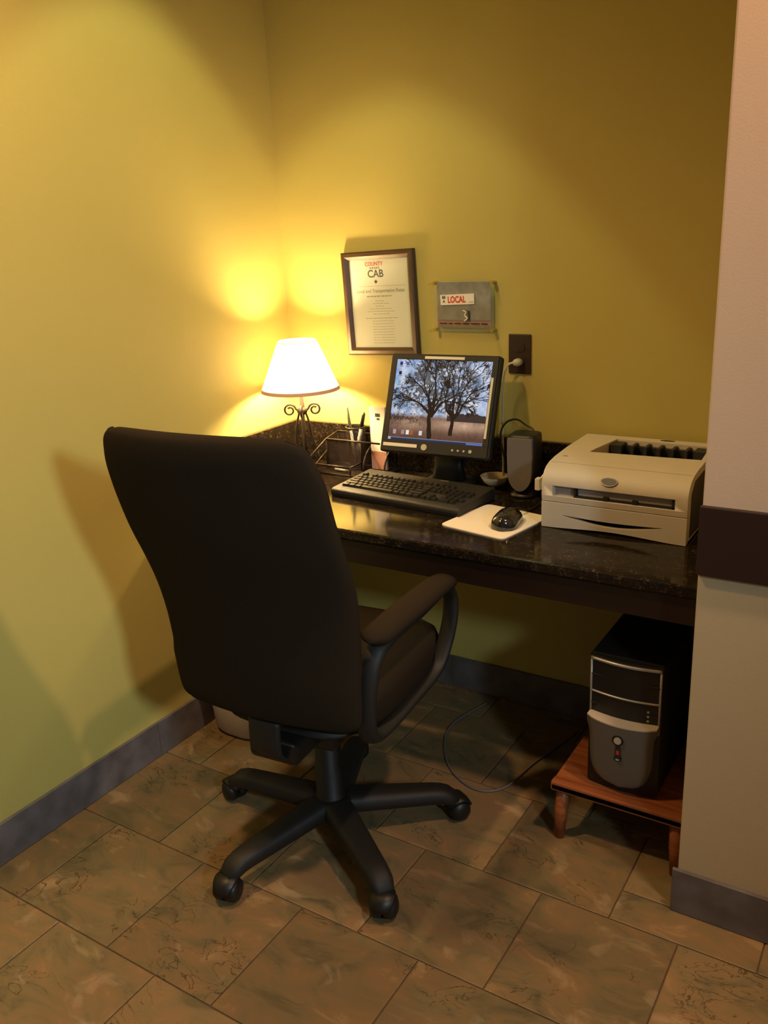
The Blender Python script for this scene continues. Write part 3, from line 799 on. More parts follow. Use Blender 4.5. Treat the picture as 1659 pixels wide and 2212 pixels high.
rows = [  # (y from front, list of (x0, width in units))
    (0.0, [(0, 1.25), (1.25, 1.25), (2.5, 1.25), (3.75, 6.25), (10, 1.25), (11.25, 1.25), (12.5, 1.25), (13.75, 1.25), (15.25, 1), (16.25, 1), (17.25, 1), (18.5, 2), (20.5, 1)]),
    (1.0, [(0, 2.25)]+[(2.25+i, 1) for i in range(10)]+[(12.25, 2.75), (16.25, 1), (18.5, 1), (19.5, 1), (20.5, 1), (21.5, 1)]),
    (2.0, [(0, 1.75)]+[(1.75+i, 1) for i in range(11)]+[(12.75, 2.25), (18.5, 1), (19.5, 1), (20.5, 1)]),
    (3.0, [(0, 1.5)]+[(1.5+i, 1) for i in range(12)]+[(13.5, 1.5), (15.25, 1), (16.25, 1), (17.25, 1), (18.5, 1), (19.5, 1), (20.5, 1), (21.5, 1)]),
    (4.0, [(i, 1) for i in range(13)]+[(13, 2), (15.25, 1), (16.25, 1), (17.25, 1), (18.5, 1), (19.5, 1), (20.5, 1), (21.5, 1)]),
    (5.4, [(0, 1)]+[(2+i, 1) for i in range(4)]+[(6.5+i, 1) for i in range(4)]+[(11+i, 1) for i in range(4)]+[(15.25, 1), (16.25, 1), (17.25, 1)])]
slope = 0.012/(KD-0.010)
for ry, ks in rows:
    for x0, w in ks:
        me = key_mesh(w*U-0.0022, U-0.0022)
        o = bpy.data.objects.new('key', me); COL.objects.link(o); o.parent = kb
        y = -KD/2+0.036+ry*U
        o.location = (-KW/2+0.018+(x0+w/2)*U, y, 0.0235+(y+KD/2-0.006)*slope); o.rotation_euler = (math.atan(slope), 0, 0)
link('maker_plate', B_(0.045, 0.075, 0.083, 0.088, 0.0345, 0.0362), M['silver'], kb)

# ------------------------------------------------------------------ mouse pad, mouse, cable
PADR = math.radians(-10.5)
pad = link('mouse_pad', loft(bmesh.new(), [superloop(0, 0, z, 0.1015, 0.1075, 48, 14) for z in (0.0, 0.003)]), M['mousepad'], None, (0.943, -0.378, DZ+0.0005), rot=(0, 0, PADR))
tag(pad, 'flat white mouse pad beside the printer', 'mouse pad')
mouse = empty('mouse', (0.985, -0.392, DZ+0.0036), 'glossy black wired mouse on the white pad', 'mouse', math.radians(8)); mouse.scale = (1.2, 1.12, 1.1)
bm = bmesh.new(); loops = []
for t in range(13):
    q = t/12; y = -0.055+0.112*q
    hw = 0.031*math.sqrt(max(0.02, 1-(2*q-1)**4))*(1.0-0.10*q); hz = 0.036*math.sqrt(max(0.02, 1-abs(2*q-0.9)**2.6/1.15))
    loops.append([(hw*math.cos(PI*j/10)*1.0, y, 0.002+hz*math.sin(PI*j/10)**0.8) for j in range(11)]+[(-hw*0.9, y, 0.0), (hw*0.9, y, 0.0)])
loft(bm, loops)
link('shell', bm, mat('glossy_black', (0.010, 0.009, 0.009), 0.12, spec=0.7, coat=0.4), mouse, smooth=True)
bm = bmesh.new(); A = 12
for side in (-1, 1):
    disc = [bm.verts.new((0.003*side, 0.028+0.009*math.cos(2*PI*j/A), 0.0245+0.009*math.sin(2*PI*j/A))) for j in range(A)]
    if side == -1: d0 = disc
bm.faces.new(d0); bm.faces.new(disc)
for j in range(A): bm.faces.new((d0[j], disc[j], disc[(j+1) % A], d0[(j+1) % A]))
link('scroll_wheel', bm, M['black_matte'], mouse)
bm = bmesh.new()
tube(bm, smooth_path([(0.0, 0.054, 0.010), (0.010, 0.072, 0.014), (0.018, 0.092, 0.007), (0.024, 0.125, 0.001), (0.034, 0.19, -0.0005), (0.044, 0.25, -0.0005), (0.048, 0.32, -0.0005)], 36), 0.0019, 6)
link('cable', bm, M['black'], mouse, smooth=True)

# ------------------------------------------------------------------ speaker
sp = empty('speaker', (0.917, -0.128, DZ+0.0005), 'slim dark grey desktop speaker left of the printer', 'speaker', math.radians(4))
link('foot', loft(bmesh.new(), [superloop(0, 0.004, z, hw, hd, 28, 2.6) for z, hw, hd in ((0, 0.036, 0.042), (0.006, 0.037, 0.043), (0.012, 0.030, 0.034), (0.022, 0.016, 0.018))]), M['black'], sp, smooth=True)
bm = bmesh.new(); loops = []
for z, hw, y0, y1 in ((0.018, 0.016, -0.020, 0.016), (0.028, 0.026, -0.028, 0.028), (0.045, 0.034, -0.033, 0.040), (0.075, 0.0395, -0.036, 0.050), (0.12, 0.041, -0.034, 0.055), (0.165, 0.041, -0.030, 0.052), (0.178, 0.0405, -0.028, 0.048), (0.181, 0.037, -0.024, 0.044)):
    loops.append(superloop(0, (y0+y1)/2, z, hw, (y1-y0)/2, 32, 5))
loft(bm, loops); link('cabinet', bm, M['black'], sp, smooth=True)
bm = bmesh.new()
A = []
for (x, z) in [(0.036*math.cos(a), 0.0) for a in ()]: pass
out = []
for j in range(25): # rounded lower edge
    a = PI+PI*j/24; out.append((0.0355*math.cos(a), 0.078+0.056*math.sin(a)))
poly = out+[(0.0365, 0.12), (0.036, 0.174), (-0.036, 0.174), (-0.0365, 0.12)]
extrude_poly(bm, poly, 1, -0.0405, -0.030)
link('grille', bm, M['speaker_grey'], sp)
bm = bmesh.new(); tube(bm, smooth_path([(0.0, 0.05, 0.14), (0.0, 0.085, 0.17), (-0.03, 0.095, 0.185), (-0.055, 0.09, 0.200), (-0.085, 0.085, 0.19), (-0.105, 0.088, 0.150), (-0.095, 0.097, 0.07), (-0.090, 0.102, 0.004)], 40), 0.0026, 6)
link('cable', bm, M['black'], sp, smooth=True)

# small bowl behind the monitor
bw = link('bowl', lathe(bmesh.new(), [(0.012, 0.0), (0.020, 0.001), (0.036, 0.014), (0.046, 0.034), (0.044, 0.034), (0.033, 0.016), (0.018, 0.006), (0.001, 0.005)], 40), mat('cream_ceramic', (0.55, 0.47, 0.30), 0.4), None, (0.800, -0.078, DZ+0.0005), smooth=True); bw.scale = (0.93, 0.93, 0.95)
tag(bw, 'small cream bowl between the monitor and the speaker', 'bowl')

# ------------------------------------------------------------------ desk organizer of black wire mesh
org = empty('desk_organizer', (0.0, 0.0, DZ+0.0005), 'brown-black wire mesh desk organizer left of the monitor', 'organizer')
wire = M['iron']; wr = 0.0030
def panel(bm, pts):
    bm.faces.new([bm.verts.new(p) for p in pts])
X0, X1, X2, X3 = 0.200, 0.335, 0.350, 0.440
YB, YM, YF = -0.030, -0.100, -0.165
bm = bmesh.new()
tube(bm, [(X0, YM, 0.100), (X2+0.06, YM, 0.100)], wr, 6); tube(bm, [(X0, YB, 0.112), (X2+0.02, YB, 0.112)], wr, 6)
tube(bm, [(X0, YB, 0.112), (X0, YM, 0.100), (X0, YF-0.03, 0.060)], wr, 6)
for x in (X0, X1): tube(bm, [(x, YM, 0.0), (x, YM, 0.1)], wr*0.8, 6); tube(bm, [(x, YB, 0.0), (x, YB, 0.112)], wr*0.8, 6)
tube(bm, [(X0, YF, 0.003), (X3, YF, 0.003), (X3, YB, 0.003), (X0, YB, 0.003)], wr, 6, closed=True)
tube(bm, [(X0, YF, 0.030), (X1, YF, 0.030)], wr, 6); tube(bm, [(X1, YF, 0.003), (X1, YF, 0.030), (X1, YM, 0.030)], wr, 6); tube(bm, [(X0, YF, 0.003), (X0, YF, 0.030), (X0, YM, 0.06)], wr, 6)
link('wire_frame', bm, wire, org, smooth=True)
bm = bmesh.new()
panel(bm, [(X0, YM, 0.003), (X1, YM, 0.003), (X1, YM, 0.100), (X0, YM, 0.100)])
panel(bm, [(X0, YB, 0.003), (X2, YB, 0.003), (X2, YB, 0.112), (X0, YB, 0.112)])
panel(bm, [(X0, YM, 0.003), (X0, YB, 0.003), (X0, YB, 0.112), (X0, YM, 0.100)])
panel(bm, [(X0, YF, 0.003), (X1, YF, 0.003), (X1, YF, 0.030), (X0, YF, 0.030)])
panel(bm, [(X0, YF, 0.003), (X3, YF, 0.003), (X3, YB, 0.003), (X0, YB, 0.003)])
link('mesh_panel', bm, M['wiremesh'], org)
for x in (X2, X3-0.01):     # quarter-round letter dividers
    arc = [(x, YM-0.012, 0.006)]+[(x, YB-0.004-0.078*math.cos(PI/2*t/10), 0.006+0.076*math.sin(PI/2*t/10)) for t in range(11)]+[(x, YB-0.003, 0.006)]
    bm = bmesh.new(); tube(bm, arc, wr, 6)
    dv = link('divider', bm, wire, org, smooth=True)
    bm = bmesh.new(); panel(bm, arc); link('divider_mesh', bm, M['wiremesh'], dv)
# pen cup at the back of the organizer
PCX, PCY = 0.297, -0.066
bm = bmesh.new(); lathe(bm, [(0.029, 0.004), (0.032, 0.140)], 28, (PCX, PCY), cap=False)
cup = link('pen_cup', bm, M['wiremesh'], org)
bm = bmesh.new(); tube(bm, [(PCX+0.032*math.cos(2*PI*j/28), PCY+0.032*math.sin(2*PI*j/28), 0.141) for j in range(28)], 0.002, 6, closed=True)
lathe(bm, [(0.0295, 0.0035), (0.0295, 0.006)], 28, (PCX, PCY))
link('cup_rim', bm, wire, cup, smooth=True)

# pens
def pen(name, a, b, r, mbody, mtip, label, tipfrac=0.45):
    a = Vector(a); b = Vector(b); mid = a.lerp(b, 1-tipfrac)
    root = empty(name, a, label, 'pen')
    bm = bmesh.new(); tube(bm, [Vector((0, 0, 0)), mid-a], r, 10); link('barrel', bm, mbody, root, smooth=True)
    bm = bmesh.new(); d = (b-a).normalized(); tube(bm, [mid-a, (b-a)-d*0.006, b-a], [r*1.08, r*0.9, r*0.4], 10); link('cap', bm, mtip, root, smooth=True)
    return root
M['pen_green'] = mat('green_grey_plastic', (0.18, 0.19, 0.10), 0.4)
pen('pen', (PCX+0.006, PCY-0.012, DZ+0.012), (PCX-0.034, PCY+0.004, DZ+0.205), 0.0052, M['pen_white'], M['pen_green'], 'white pen with green-grey tip, leaning left in the wire cup', 0.40)
pen('pen', (PCX-0.012, PCY+0.0, DZ+0.012), (PCX+0.030, PCY+0.010, DZ+0.188), 0.0062, M['pen_white'], M['black'], 'white pen with thick black cap, leaning right in the wire cup', 0.30)
pen('pen', (X0+0.050, YF+0.035, DZ+0.0095), (X0-0.012, YF+0.022, DZ+0.108) if False else (X0+0.110, YF+0.030, DZ+0.0095), 0.0040, M['pen_white'], M['brass'], 'white pen lying in the front tray of the organizer', 0.2)
# brochures standing in the letter slot
br = empty('brochure_stack', (0.384, -0.064, DZ+0.006), 'white brochures standing upright beside the monitor', 'brochure')
link('brochure', B_(-0.029, 0.029, -0.0005, 0.006, 0, 0.206), M['paper'], br)
link('front_sheet', B_(-0.029, 0.029, -0.0035, -0.001, 0, 0.205), M['paper'], br)
bm = bmesh.new(); box(bm, -0.007, 0.011, -0.0040, -0.0036, 0.174, 0.185); box(bm, -0.002, 0.009, -0.0040, -0.0036, 0.164, 0.170)
link('printed_mark', bm, M['ink'], br)
link('shaded_lower_part', B_(-0.029, 0.029, -0.0040, -0.0036, 0.0, 0.060), mat('pink_shaded_paper', (0.55, 0.28, 0.22), 0.7), br)  # pinkish tint paints the shade on the brochure behind the wire mesh

# ------------------------------------------------------------------ laser printer
pr = empty('printer', (1.249, -0.362, DZ+0.0005), 'beige laser printer at the right end of the desk', 'printer')
PW = 0.182; PH = 0.172; PD = 0.340
bm = bmesh.new()
# cover profile (y, z), front at y=0: lower tray is a separate part
cov = [(0.002, 0.070), (0.0, 0.085), (0.0, 0.116), (0.003, 0.126), (0.009, 0.137), (0.018, 0.147), (0.030, 0.155), (0.050, 0.161), (0.085, 0.166), (0.18, 0.171), (0.30, PH), (PD-0.006, PH), (PD, PH-0.010), (PD, 0.004), (0.02, 0.004), (0.02, 0.070)]
extrude_poly(bm, cov, 0, -PW, PW)
body = link('cover', bm, M['beige'], pr)
cb = bmesh.new()
extrude_poly(cb, [(-0.110, 0.150), (-0.085, 0.300), (0.160, 0.300), (0.170, 0.165)], 2, 0.128, 0.25)      # paper output well in the top
box(cb, -0.152, 0.152, -0.02, 0.016, 0.0860, 0.1120)                                                     # manual feed opening
bmesh.ops.recalc_face_normals(cb, faces=cb.faces)
cut(body, cb)
bevel_mod(body, 0.004, 3, 35)
for p in body.data.polygons: p.use_smooth = True
body.data.set_sharp_from_angle(angle=math.radians(32))
link('output_well', B_(-0.108, 0.168, 0.152, 0.298, 0.124, 0.1295), M['dark_recess'], pr)
bm = bmesh.new()
for x, w_ in ((-0.075, 0.016), (-0.03, 0.004), (0.005, 0.004), (0.04, 0.004), (0.075, 0.004), (0.11, 0.004), (0.145, 0.016)): box(bm, x-w_, x+w_, 0.252, 0.299, 0.1295, 0.166)
box(bm, -0.090, 0.162, 0.286, 0.299, 0.1295, 0.158)
link('exit_rollers', bm, M['dark_recess'], pr)
link('well_ramp', extrude_poly(bmesh.new(), [(0.160, 0.1300), (0.255, 0.1300), (0.160, 0.166)], 0, -0.088, 0.160), M['beige_dark'], pr)
link('feed_slot', B_(-0.151, 0.151, 0.0155, 0.0185, 0.0865, 0.1115), M['beige_dark'], pr)
link('feed_flap', B_(-0.090, 0.148, 0.0105, 0.0125, 0.0905, 0.1115, 0.001, 1), M['beige_dark'], pr)
bm = bmesh.new()
box(bm, -0.094, 0.150, 0.004, 0.0155, 0.0865, 0.0905); box(bm, -0.098, -0.092, 0.004, 0.0155, 0.0865, 0.110); box(bm, 0.144, 0.150, 0.004, 0.0155, 0.0865, 0.108)
for x in (-0.016, 0.056): box(bm, x-0.006, x+0.006, 0.002, 0.0155, 0.0860, 0.0965)
link('paper_guide', bm, M['dark_recess'], pr)
# paper tray with curved lower lip
bm = bmesh.new()
n = 24; top = 0.0685
poly = [(-PW+2*PW*j/n, 0.0005+0.0075*max(0.0, math.sin(PI*j/n))**2) for j in range(n+1)]
extrude_poly(bm, poly+[(PW, top), (-PW, top)], 1, 0.0, 0.018)
tray = link('paper_tray', bm, M['beige_lo'], pr)
cut(tray, extrude_poly(bmesh.new(), [(-0.125+0.25*j/16, 0.036-0.016*math.sin(PI*j/16)) for j in range(17)]+[(0.125-0.25*j/16, 0.037-0.004*math.sin(PI*j/16)) for j in range(17)], 1, -0.01, 0.010))
bevel_mod(tray, 0.0012, 2, 50)
link('grip', B_(-0.126, 0.126, 0.010, 0.012, 0.016, 0.040), M['beige_dark'], tray)
# oval badge
bm = bmesh.new()
def badge(bm, a, b, h, cx_=-0.010, yc=0.0085, zc=0.1365, tl=math.radians(36)):
    n_ = 28; A = []; Bq = []
    for j in range(n_):
        t = 2*PI*j/n_; lx = a*math.cos(t); lz = b*math.sin(t)
        if math.sin(t) > 0: lz *= 0.72
        for lst, hh in ((A, -0.002), (Bq, h)):
            dy = lz*math.sin(tl)-hh*math.cos(tl); dz = lz*math.cos(tl)+hh*math.sin(tl)
            lst.append(bm.verts.new((cx_+lx, yc+dy, zc+dz)))
    bm.faces.new(A[::-1]); bm.faces.new(Bq)
    for j in range(n_): bm.faces.new((A[j], A[(j+1) % n_], Bq[(j+1) % n_], Bq[j]))
    return bm
bd = link('badge', badge(bmesh.new(), 0.022, 0.0135, 0.0022), mat('dark_badge_rim', (0.04, 0.03, 0.03), 0.3), pr)
bd['label'] = 'oval blue-grey badge with a dark rim'
link('badge_face', badge(bmesh.new(), 0.0185, 0.0105, 0.0030), M['grey_blue'], bd)
# top cover seam and small marks
link('lid_seam', B_(-PW+0.004, PW-0.004, 0.0495, 0.0515, 0.1595, 0.1612), M['beige_dark'], pr)
link('indicator', loft(bmesh.new(), [superloop(-0.155, 0.095, z, 0.007, 0.0035, 16, 2) for z in (0.1645, 0.1675)]), M['beige_dark'], pr)
link('top_logo', loft(bmesh.new(), [superloop(0.045, 0.322, z, 0.020, 0.006, 20, 2) for z in (0.1715, 0.1728)]), M['dark_recess'], pr)
for s in (-1, 1): link('side_panel', extrude_poly(bmesh.new(), [(0.030, 0.012), (0.030, 0.120), (0.060, 0.146), (0.30, 0.160), (PD-0.02, 0.158), (PD-0.02, 0.012)], 0, s*PW, s*(PW+0.0015)) , mat('shaded_grey_panel', (0.06, 0.05, 0.045), 0.5) if s > 0 else M['beige_lo'], pr)  # right panel: greyish plastic with the shade of that side put into its colour
for y in (0.05, 0.30):
    for x in (-0.15, 0.15): link('foot', B_(x-0.012, x+0.012, y-0.012, y+0.012, 0, 0.0045), M['black'], pr)
# white plug end sticking out left of the printer
pc = empty('printer_cable', (1.032, -0.27, DZ+0.0005), 'white cable with plug at the left side of the printer', 'cable')
bm = bmesh.new(); tube(bm, smooth_path([(0.0, -0.02, 0.10), (-0.004, 0.03, 0.105), (-0.004, 0.09, 0.09), (-0.002, 0.14, 0.04), (-0.006, 0.160, 0.004)], 24), 0.003, 8); link('cord', bm, M['white'], pc, smooth=True)
link('plug', B_(-0.008, 0.006, -0.036, -0.014, 0.076, 0.108, 0.003, 2), M['white'], pc)

# ------------------------------------------------------------------ power outlet and plugged cord on the back wall
out_ = empty('wall_outlet', (0.849, 0.0, 1.1455), 'dark brown double wall outlet above the desk', 'outlet')
link('cover_plate', B_(-0.035, 0.035, -0.006, 0.0, -0.0575, 0.0575, 0.003, 2), M['outlet'], out_)
for z in (-0.020, 0.020):
    rc = link('receptacle', extrude_poly(bmesh.new(), [(0.0165*math.cos(2*PI*j/24), z+max(-0.0125, min(0.0125, 0.0165*math.sin(2*PI*j/24)))) for j in range(24)], 1, -0.0085, -0.005), M['outlet'], out_)
    bm = bmesh.new()
    for x in (-0.006, 0.006): box(bm, x-0.0012, x+0.0012, -0.0092, -0.0084, z-0.002, z+0.006)
    box(bm, -0.002, 0.002, -0.0092, -0.0084, z-0.009, z-0.005)
    link('slots', bm, M['dark_recess'], rc)
pcord = empty('power_cord', (0.849, -0.010, 1.124), 'cream power cord plugged into the wall outlet', 'cord')
link('plug', loft(bmesh.new(), [[(0.0+hw*math.cos(2*PI*j/16), y, hh*math.sin(2*PI*j/16)) for j in range(16)] for y, hw, hh in ((0.0005, 0.013, 0.011), (-0.016, 0.013, 0.011), (-0.024, 0.010, 0.009), (-0.028, 0.005, 0.005))]), M['cord'], pcord, smooth=True)
bm = bmesh.new()
tube(bm, smooth_path([(-0.004, -0.022, 0.0), (-0.020, -0.026, -0.004), (-0.034, -0.024, -0.028), (-0.040, -0.022, -0.070), (-0.042, -0.020, -0.12), (-0.042, -0.022, -0.18), (-0.040, -0.026, -0.24), (-0.038, -0.030, -0.30), (-0.036, -0.034, -0.3605)], 50), 0.0034, 8)
link('cord', bm, M['cord'], pcord, smooth=True)

# ------------------------------------------------------------------ framed certificate
def text_mesh(name, s, size, loc, parent, material, weight=0.0, sx=1.0, matrix=None, align='CENTER', shear=0.0):
    cu = bpy.data.curves.new(name, 'FONT'); cu.body = s; cu.size = size; cu.align_x = align; cu.align_y = 'CENTER'; cu.extrude = 0.0001
    cu.offset = weight; cu.shear = shear; cu.resolution_u = 3
    t = bpy.data.objects.new('tmp', cu); COL.objects.link(t)
    bpy.context.view_layer.update()
    me = bpy.data.meshes.new_from_object(t.evaluated_get(bpy.context.evaluated_depsgraph_get()))
    bpy.data.objects.remove(t, do_unlink=True)
    me.name = name; me.materials.clear(); me.materials.append(material)
    o = bpy.data.objects.new(name, me); COL.objects.link(o); o.parent = parent
    Mx = Matrix.Translation(loc) @ Matrix.Rotation(PI/2, 4, 'X') @ Matrix.Diagonal((sx, 1, 1, 1))
    o.matrix_local = (matrix @ Mx) if matrix is not None else Mx
    return o
fr = empty('framed_certificate', (0.381, 0.0, 1.289), 'white printed notice in a dark wooden frame on the back wall', 'picture frame')
fr.rotation_euler = (0, math.radians(-1.8), 0)
FW, FH, FB = 0.262, 0.318, 0.023
bm = bmesh.new()
outr = [(-FW/2, -FH/2), (FW/2, -FH/2), (FW/2, FH/2), (-FW/2, FH/2)]
def ring(sc_, y): return [((abs(x)-sc_)*math.copysign(1, x), y, (abs(z)-sc_)*math.copysign(1, z)) for x, z in outr]
sec = [(0.0, -0.002), (0.0, -0.018), (0.004, -0.022), (0.014, -0.021), (FB, -0.013), (FB, -0.002)]
R_ = [[bm.verts.new(p) for p in ring(a, y)] for a, y in sec]
for i in range(len(R_)):
    A, Bq = R_[i], R_[(i+1) % len(R_)]
    for j in range(4): bm.faces.new((A[j], A[(j+1) % 4], Bq[(j+1) % 4], Bq[j]))
link('frame', bm, M['frame_wood'], fr)
link('paper', B_(-FW/2+FB-0.002, FW/2-FB+0.002, -0.008, -0.004, -FH/2+FB-0.002, FH/2-FB+0.002), M['paper'], fr)
link('glass', B_(-FW/2+FB-0.001, FW/2-FB+0.001, -0.0110, -0.0100, -FH/2+FB-0.001, FH/2-FB+0.001), M['acrylic'], fr)
YP = -0.0084
text_mesh('red_lettering', 'COUNTY', 0.0165, (-0.016, YP, 0.120), fr, M['ink_red'], 0.0004, 0.95)
text_mesh('small_lettering', 'A W A R D', 0.0075, (-0.014, YP, 0.108), fr, M['ink'], 0.0003)
text_mesh('large_lettering', 'CAB', 0.032, (-0.012, YP, 0.090), fr, M['ink'], 0.0006, 0.95)
bm = bmesh.new(); extrude_poly(bm, [(-0.013, 0.0655), (-0.0065, 0.0720), (0.0, 0.0655) if False else (-0.0070, 0.0590)][:3]+[(-0.0195, 0.0655)] if False else [(-0.0125-0.0065, 0.067), (-0.0125, 0.0605), (-0.0125+0.0065, 0.067), (-0.0125, 0.0735)], 1, YP-0.0002, YP+0.0002)
link('emblem', bm, M['ink'], fr)
text_mesh('title_line', 'Local and Transportation Rates', 0.0150, (0.002, YP, 0.0385), fr, M['ink_soft'], 0.0003, 0.92)
rnd = random.Random(3)
bm = bmesh.new()
def bars(x0, x1, z, h=0.0016):
    x = x0
    while x < x1-0.002:
        w = min(rnd.uniform(0.004, 0.013), x1-x); box(bm, x, x+w, YP-0.0001, YP+0.0001, z-h/2, z+h/2); x += w+0.002
bars(-0.075, 0.095, 0.0535, 0.0012); bars(-0.050, 0.045, 0.0225, 0.0035)
for z, a, b in ((0.008, -0.02, 0.012), (0.0, -0.03, 0.03), (-0.008, -0.02, 0.012), (-0.016, -0.045, 0.04), (-0.024, -0.05, 0.05), (-0.032, -0.03, 0.03), (-0.045, -0.06, 0.06)): bars(a, b, z, 0.0014 if z > -0.04 else 0.002)
for k in range(9): bars(-0.035, 0.045, -0.054-0.0085*k, 0.0014)
link('fine_print', bm, M['ink_soft'], fr)

# ------------------------------------------------------------------ acrylic sign with four stand-offs
sg = empty('wall_sign', (0.676, 0.0, 1.282), 'small acrylic wall sign with red word LOCAL on brass stand-offs', 'sign')
link('acrylic_panel', B_(-0.100, 0.100, -0.0215, -0.0185, -0.074, 0.074, 0.001, 1), M['acrylic'], sg)
def sign_picture(nx, ny):
    yy, xx = np.mgrid[0:ny, 0:nx]; v = 1-yy/ny; u = xx/nx
    r = np.random.RandomState(4); g = r.rand(14, 18)
    fx = u*16; fy = (1-v)*12; ix = fx.astype(int); iy = fy.astype(int); tx = fx-ix; ty = fy-iy
    n = (g[iy, ix]*(1-tx)+g[iy, ix+1]*tx)*(1-ty)+(g[iy+1, ix]*(1-tx)+g[iy+1, ix+1]*tx)*ty
    img = np.stack([0.17+0.10*n+0.05*(1-v), 0.155+0.09*n, 0.17+0.09*n-0.05*(1-v)], -1)
    cl = (np.exp(-((v-0.70)/0.16)**2)*(0.3+0.7*n))[..., None]; img = img+cl*np.array((0.14, 0.13, 0.14))
    img[v < 0.135] = (0.42, 0.17, 0.09); img[v < 0.05] = (0.25, 0.16, 0.05)
    red = (v < 0.19) & (v >= 0.135); img[red] = (0.24, 0.08, 0.07)
    return np.clip(img, 0, 1)
picture('printed_sheet', sign_picture(60, 46), 0.176, 0.132, M['print'], sg, Matrix.Translation((0.0, -0.0180, 0.004)))
Rb = Matrix.Rotation(math.radians(-2.0), 4, 'Y')
bm = B_(-0.074, 0.038, -0.0220, -0.0217, 0.006, 0.036)
bn = link('banner', bm, M['paper'], sg); bn.matrix_local = Rb
text_mesh('lettering', 'LOCAL', 0.026, (-0.020, -0.0222, 0.020), sg, M['ink_red'], 0.0010, 0.72, Rb)
text_mesh('lettering', 'BE\nA', 0.0115, (-0.062, -0.0222, 0.022), sg, M['ink'], 0.0004, 1.0, Rb)
text_mesh('lettering', '.com', 0.0085, (0.027, -0.0222, 0.0125), sg, M['ink_soft'], 0.0002, 1.0, Rb)
bm = bmesh.new(); tube(bm, smooth_path([(0.000, -0.0221, -0.012), (0.010, -0.0221, -0.016), (0.006, -0.0221, -0.026), (0.014, -0.0221, -0.034), (0.004, -0.0221, -0.042)], 16), 0.0022, 6, flat=(1, 1))
link('printed_figure', bm, M['sticker'], sg)
bm = bmesh.new(); box(bm, 0.016, 0.022, -0.0222, -0.0217, -0.042, -0.012); box(bm, 0.0, 0.012, -0.0222, -0.0217, -0.015, -0.010); link('printed_shadow', bm, M['ink'], sg)
bm = bmesh.new()
x = -0.080
for w in (0.026, 0.014, 0.022, 0.022, 0.028, 0.020): box(bm, x, x+w, -0.0222, -0.0217, -0.0515, -0.0475); x += w+0.0055
link('small_print', bm, M['frame_wood'], sg)
for sx in (-1, 1):
    for sz in (-1, 1):
        bm = bmesh.new(); disc_y(bm, sx*0.094, sz*0.068, 0.0052, -0.0265, 0.0, 16); link('standoff', bm, M['brass'], sg, smooth=False)

# ------------------------------------------------------------------ step stool and computer tower
st = empty('step_stool', (1.355, -0.400, 0), 'low red-brown wooden stool under the desk, carrying the computer', 'stool')
SX = 0.166; SD = 0.185; ST = 0.165
bm = B_(-SX, SX, -SD, SD, ST-0.020, ST-0.002, 0.003, 2); link('seat_board', bm, M['stool_wood'], st)
for s in (-1, 1): link('edge_rail', B_(-SX, SX, s*SD-(0.028 if s > 0 else 0.0), s*SD+(0.0 if s > 0 else 0.028), ST-0.022, ST+0.003, 0.004, 2), M['stool_wood'], st)
for sx in (-1, 1):
    for sy in (-1, 1):
        bm = bmesh.new(); tube(bm, [(sx*(SX-0.025), sy*(SD-0.025), ST-0.020), (sx*(SX-0.022), sy*(SD-0.020), 0.075), (sx*(SX-0.020), sy*(SD-0.016), 0.0)], [0.0165, 0.0165, 0.0125], 16)
        link('leg', bm, M['stool_wood'], st, smooth=True)
pc_ = empty('computer_tower', (1.352, -0.545, ST+0.0032), 'black and silver computer tower standing on the wooden stool', 'computer')
CW = 0.087; CHT = 0.352; CD = 0.390
link('case', B_(-CW, CW, 0.018, CD, 0.006, CHT, 0.003, 2), M['black_matte'], pc_)
bm = bmesh.new()
# slightly bowed front bezel
n = 12; fp = [(-CW+2*CW*j/n, 0.016-0.012*math.sin(PI*j/n)) for j in range(n+1)]
extrude_poly(bm, fp+[(CW, 0.020), (-CW, 0.020)], 2, 0.0, CHT)
link('front_bezel', bm, M['black'], pc_)
def bow(x): return 0.016-0.012*math.sin(PI*(x+CW)/(2*CW))
for z, r in ((CHT-0.010, 0.0042), (0.255, 0.0026)):
    bm = bmesh.new(); tube(bm, [(x, bow(x)-0.002, z) for x in np.linspace(-CW+0.003, CW-0.003, 17)], r, 8); link('silver_bar', bm, M['silver_trim'], pc_, smooth=True)
for s in (-1, 1):
    bm = bmesh.new(); tube(bm, [(s*(CW-0.004), 0.0135, 0.175), (s*(CW-0.004), 0.0135, CHT-0.012)], 0.0028, 8); link('silver_bar', bm, M['silver_trim'], pc_, smooth=True)
# shield shaped bulge
bm = bmesh.new()
def shield(sc_, yb):
    top_ = 0.198; pts = []
    hwt = 0.084*sc_
    pts.append((-hwt, top_)); 
    left = [(-hwt, top_), (-hwt*1.0, top_-0.018), (-hwt*0.90, top_-0.040), (-hwt*0.88, 0.105), (-hwt*0.84, 0.070), (-hwt*0.70, 0.042), (-hwt*0.42, 0.024), (0, 0.018)]
    L_ = smooth_path([(x, 0, z) for x, z in left], 28)
    pl = [(p.x, p.z) for p in L_]
    pr_ = [(-x, z) for x, z in pl[-2::-1]]
    return [(x, yb(x, z), z) for x, z in pl+pr_]
back = lambda x, z: 0.016
def frontf(x, z):
    q = max(0.0, min(1.0, (z-0.018)/0.18))
    return 0.004-0.030*math.sqrt(max(0.0, 1-(x/0.088)**2))*(0.25+0.75*q**0.8)-0.002
LB = shield(1.0, back); LF = shield(1.0, frontf); LM = shield(0.985, lambda x, z: frontf(x, z)-0.003)
V = [[bm.verts.new(p) for p in l] for l in (LB, LF)]
n_ = len(LB)
for j in range(n_-1): bm.faces.new((V[0][j], V[0][j+1], V[1][j+1], V[1][j]))
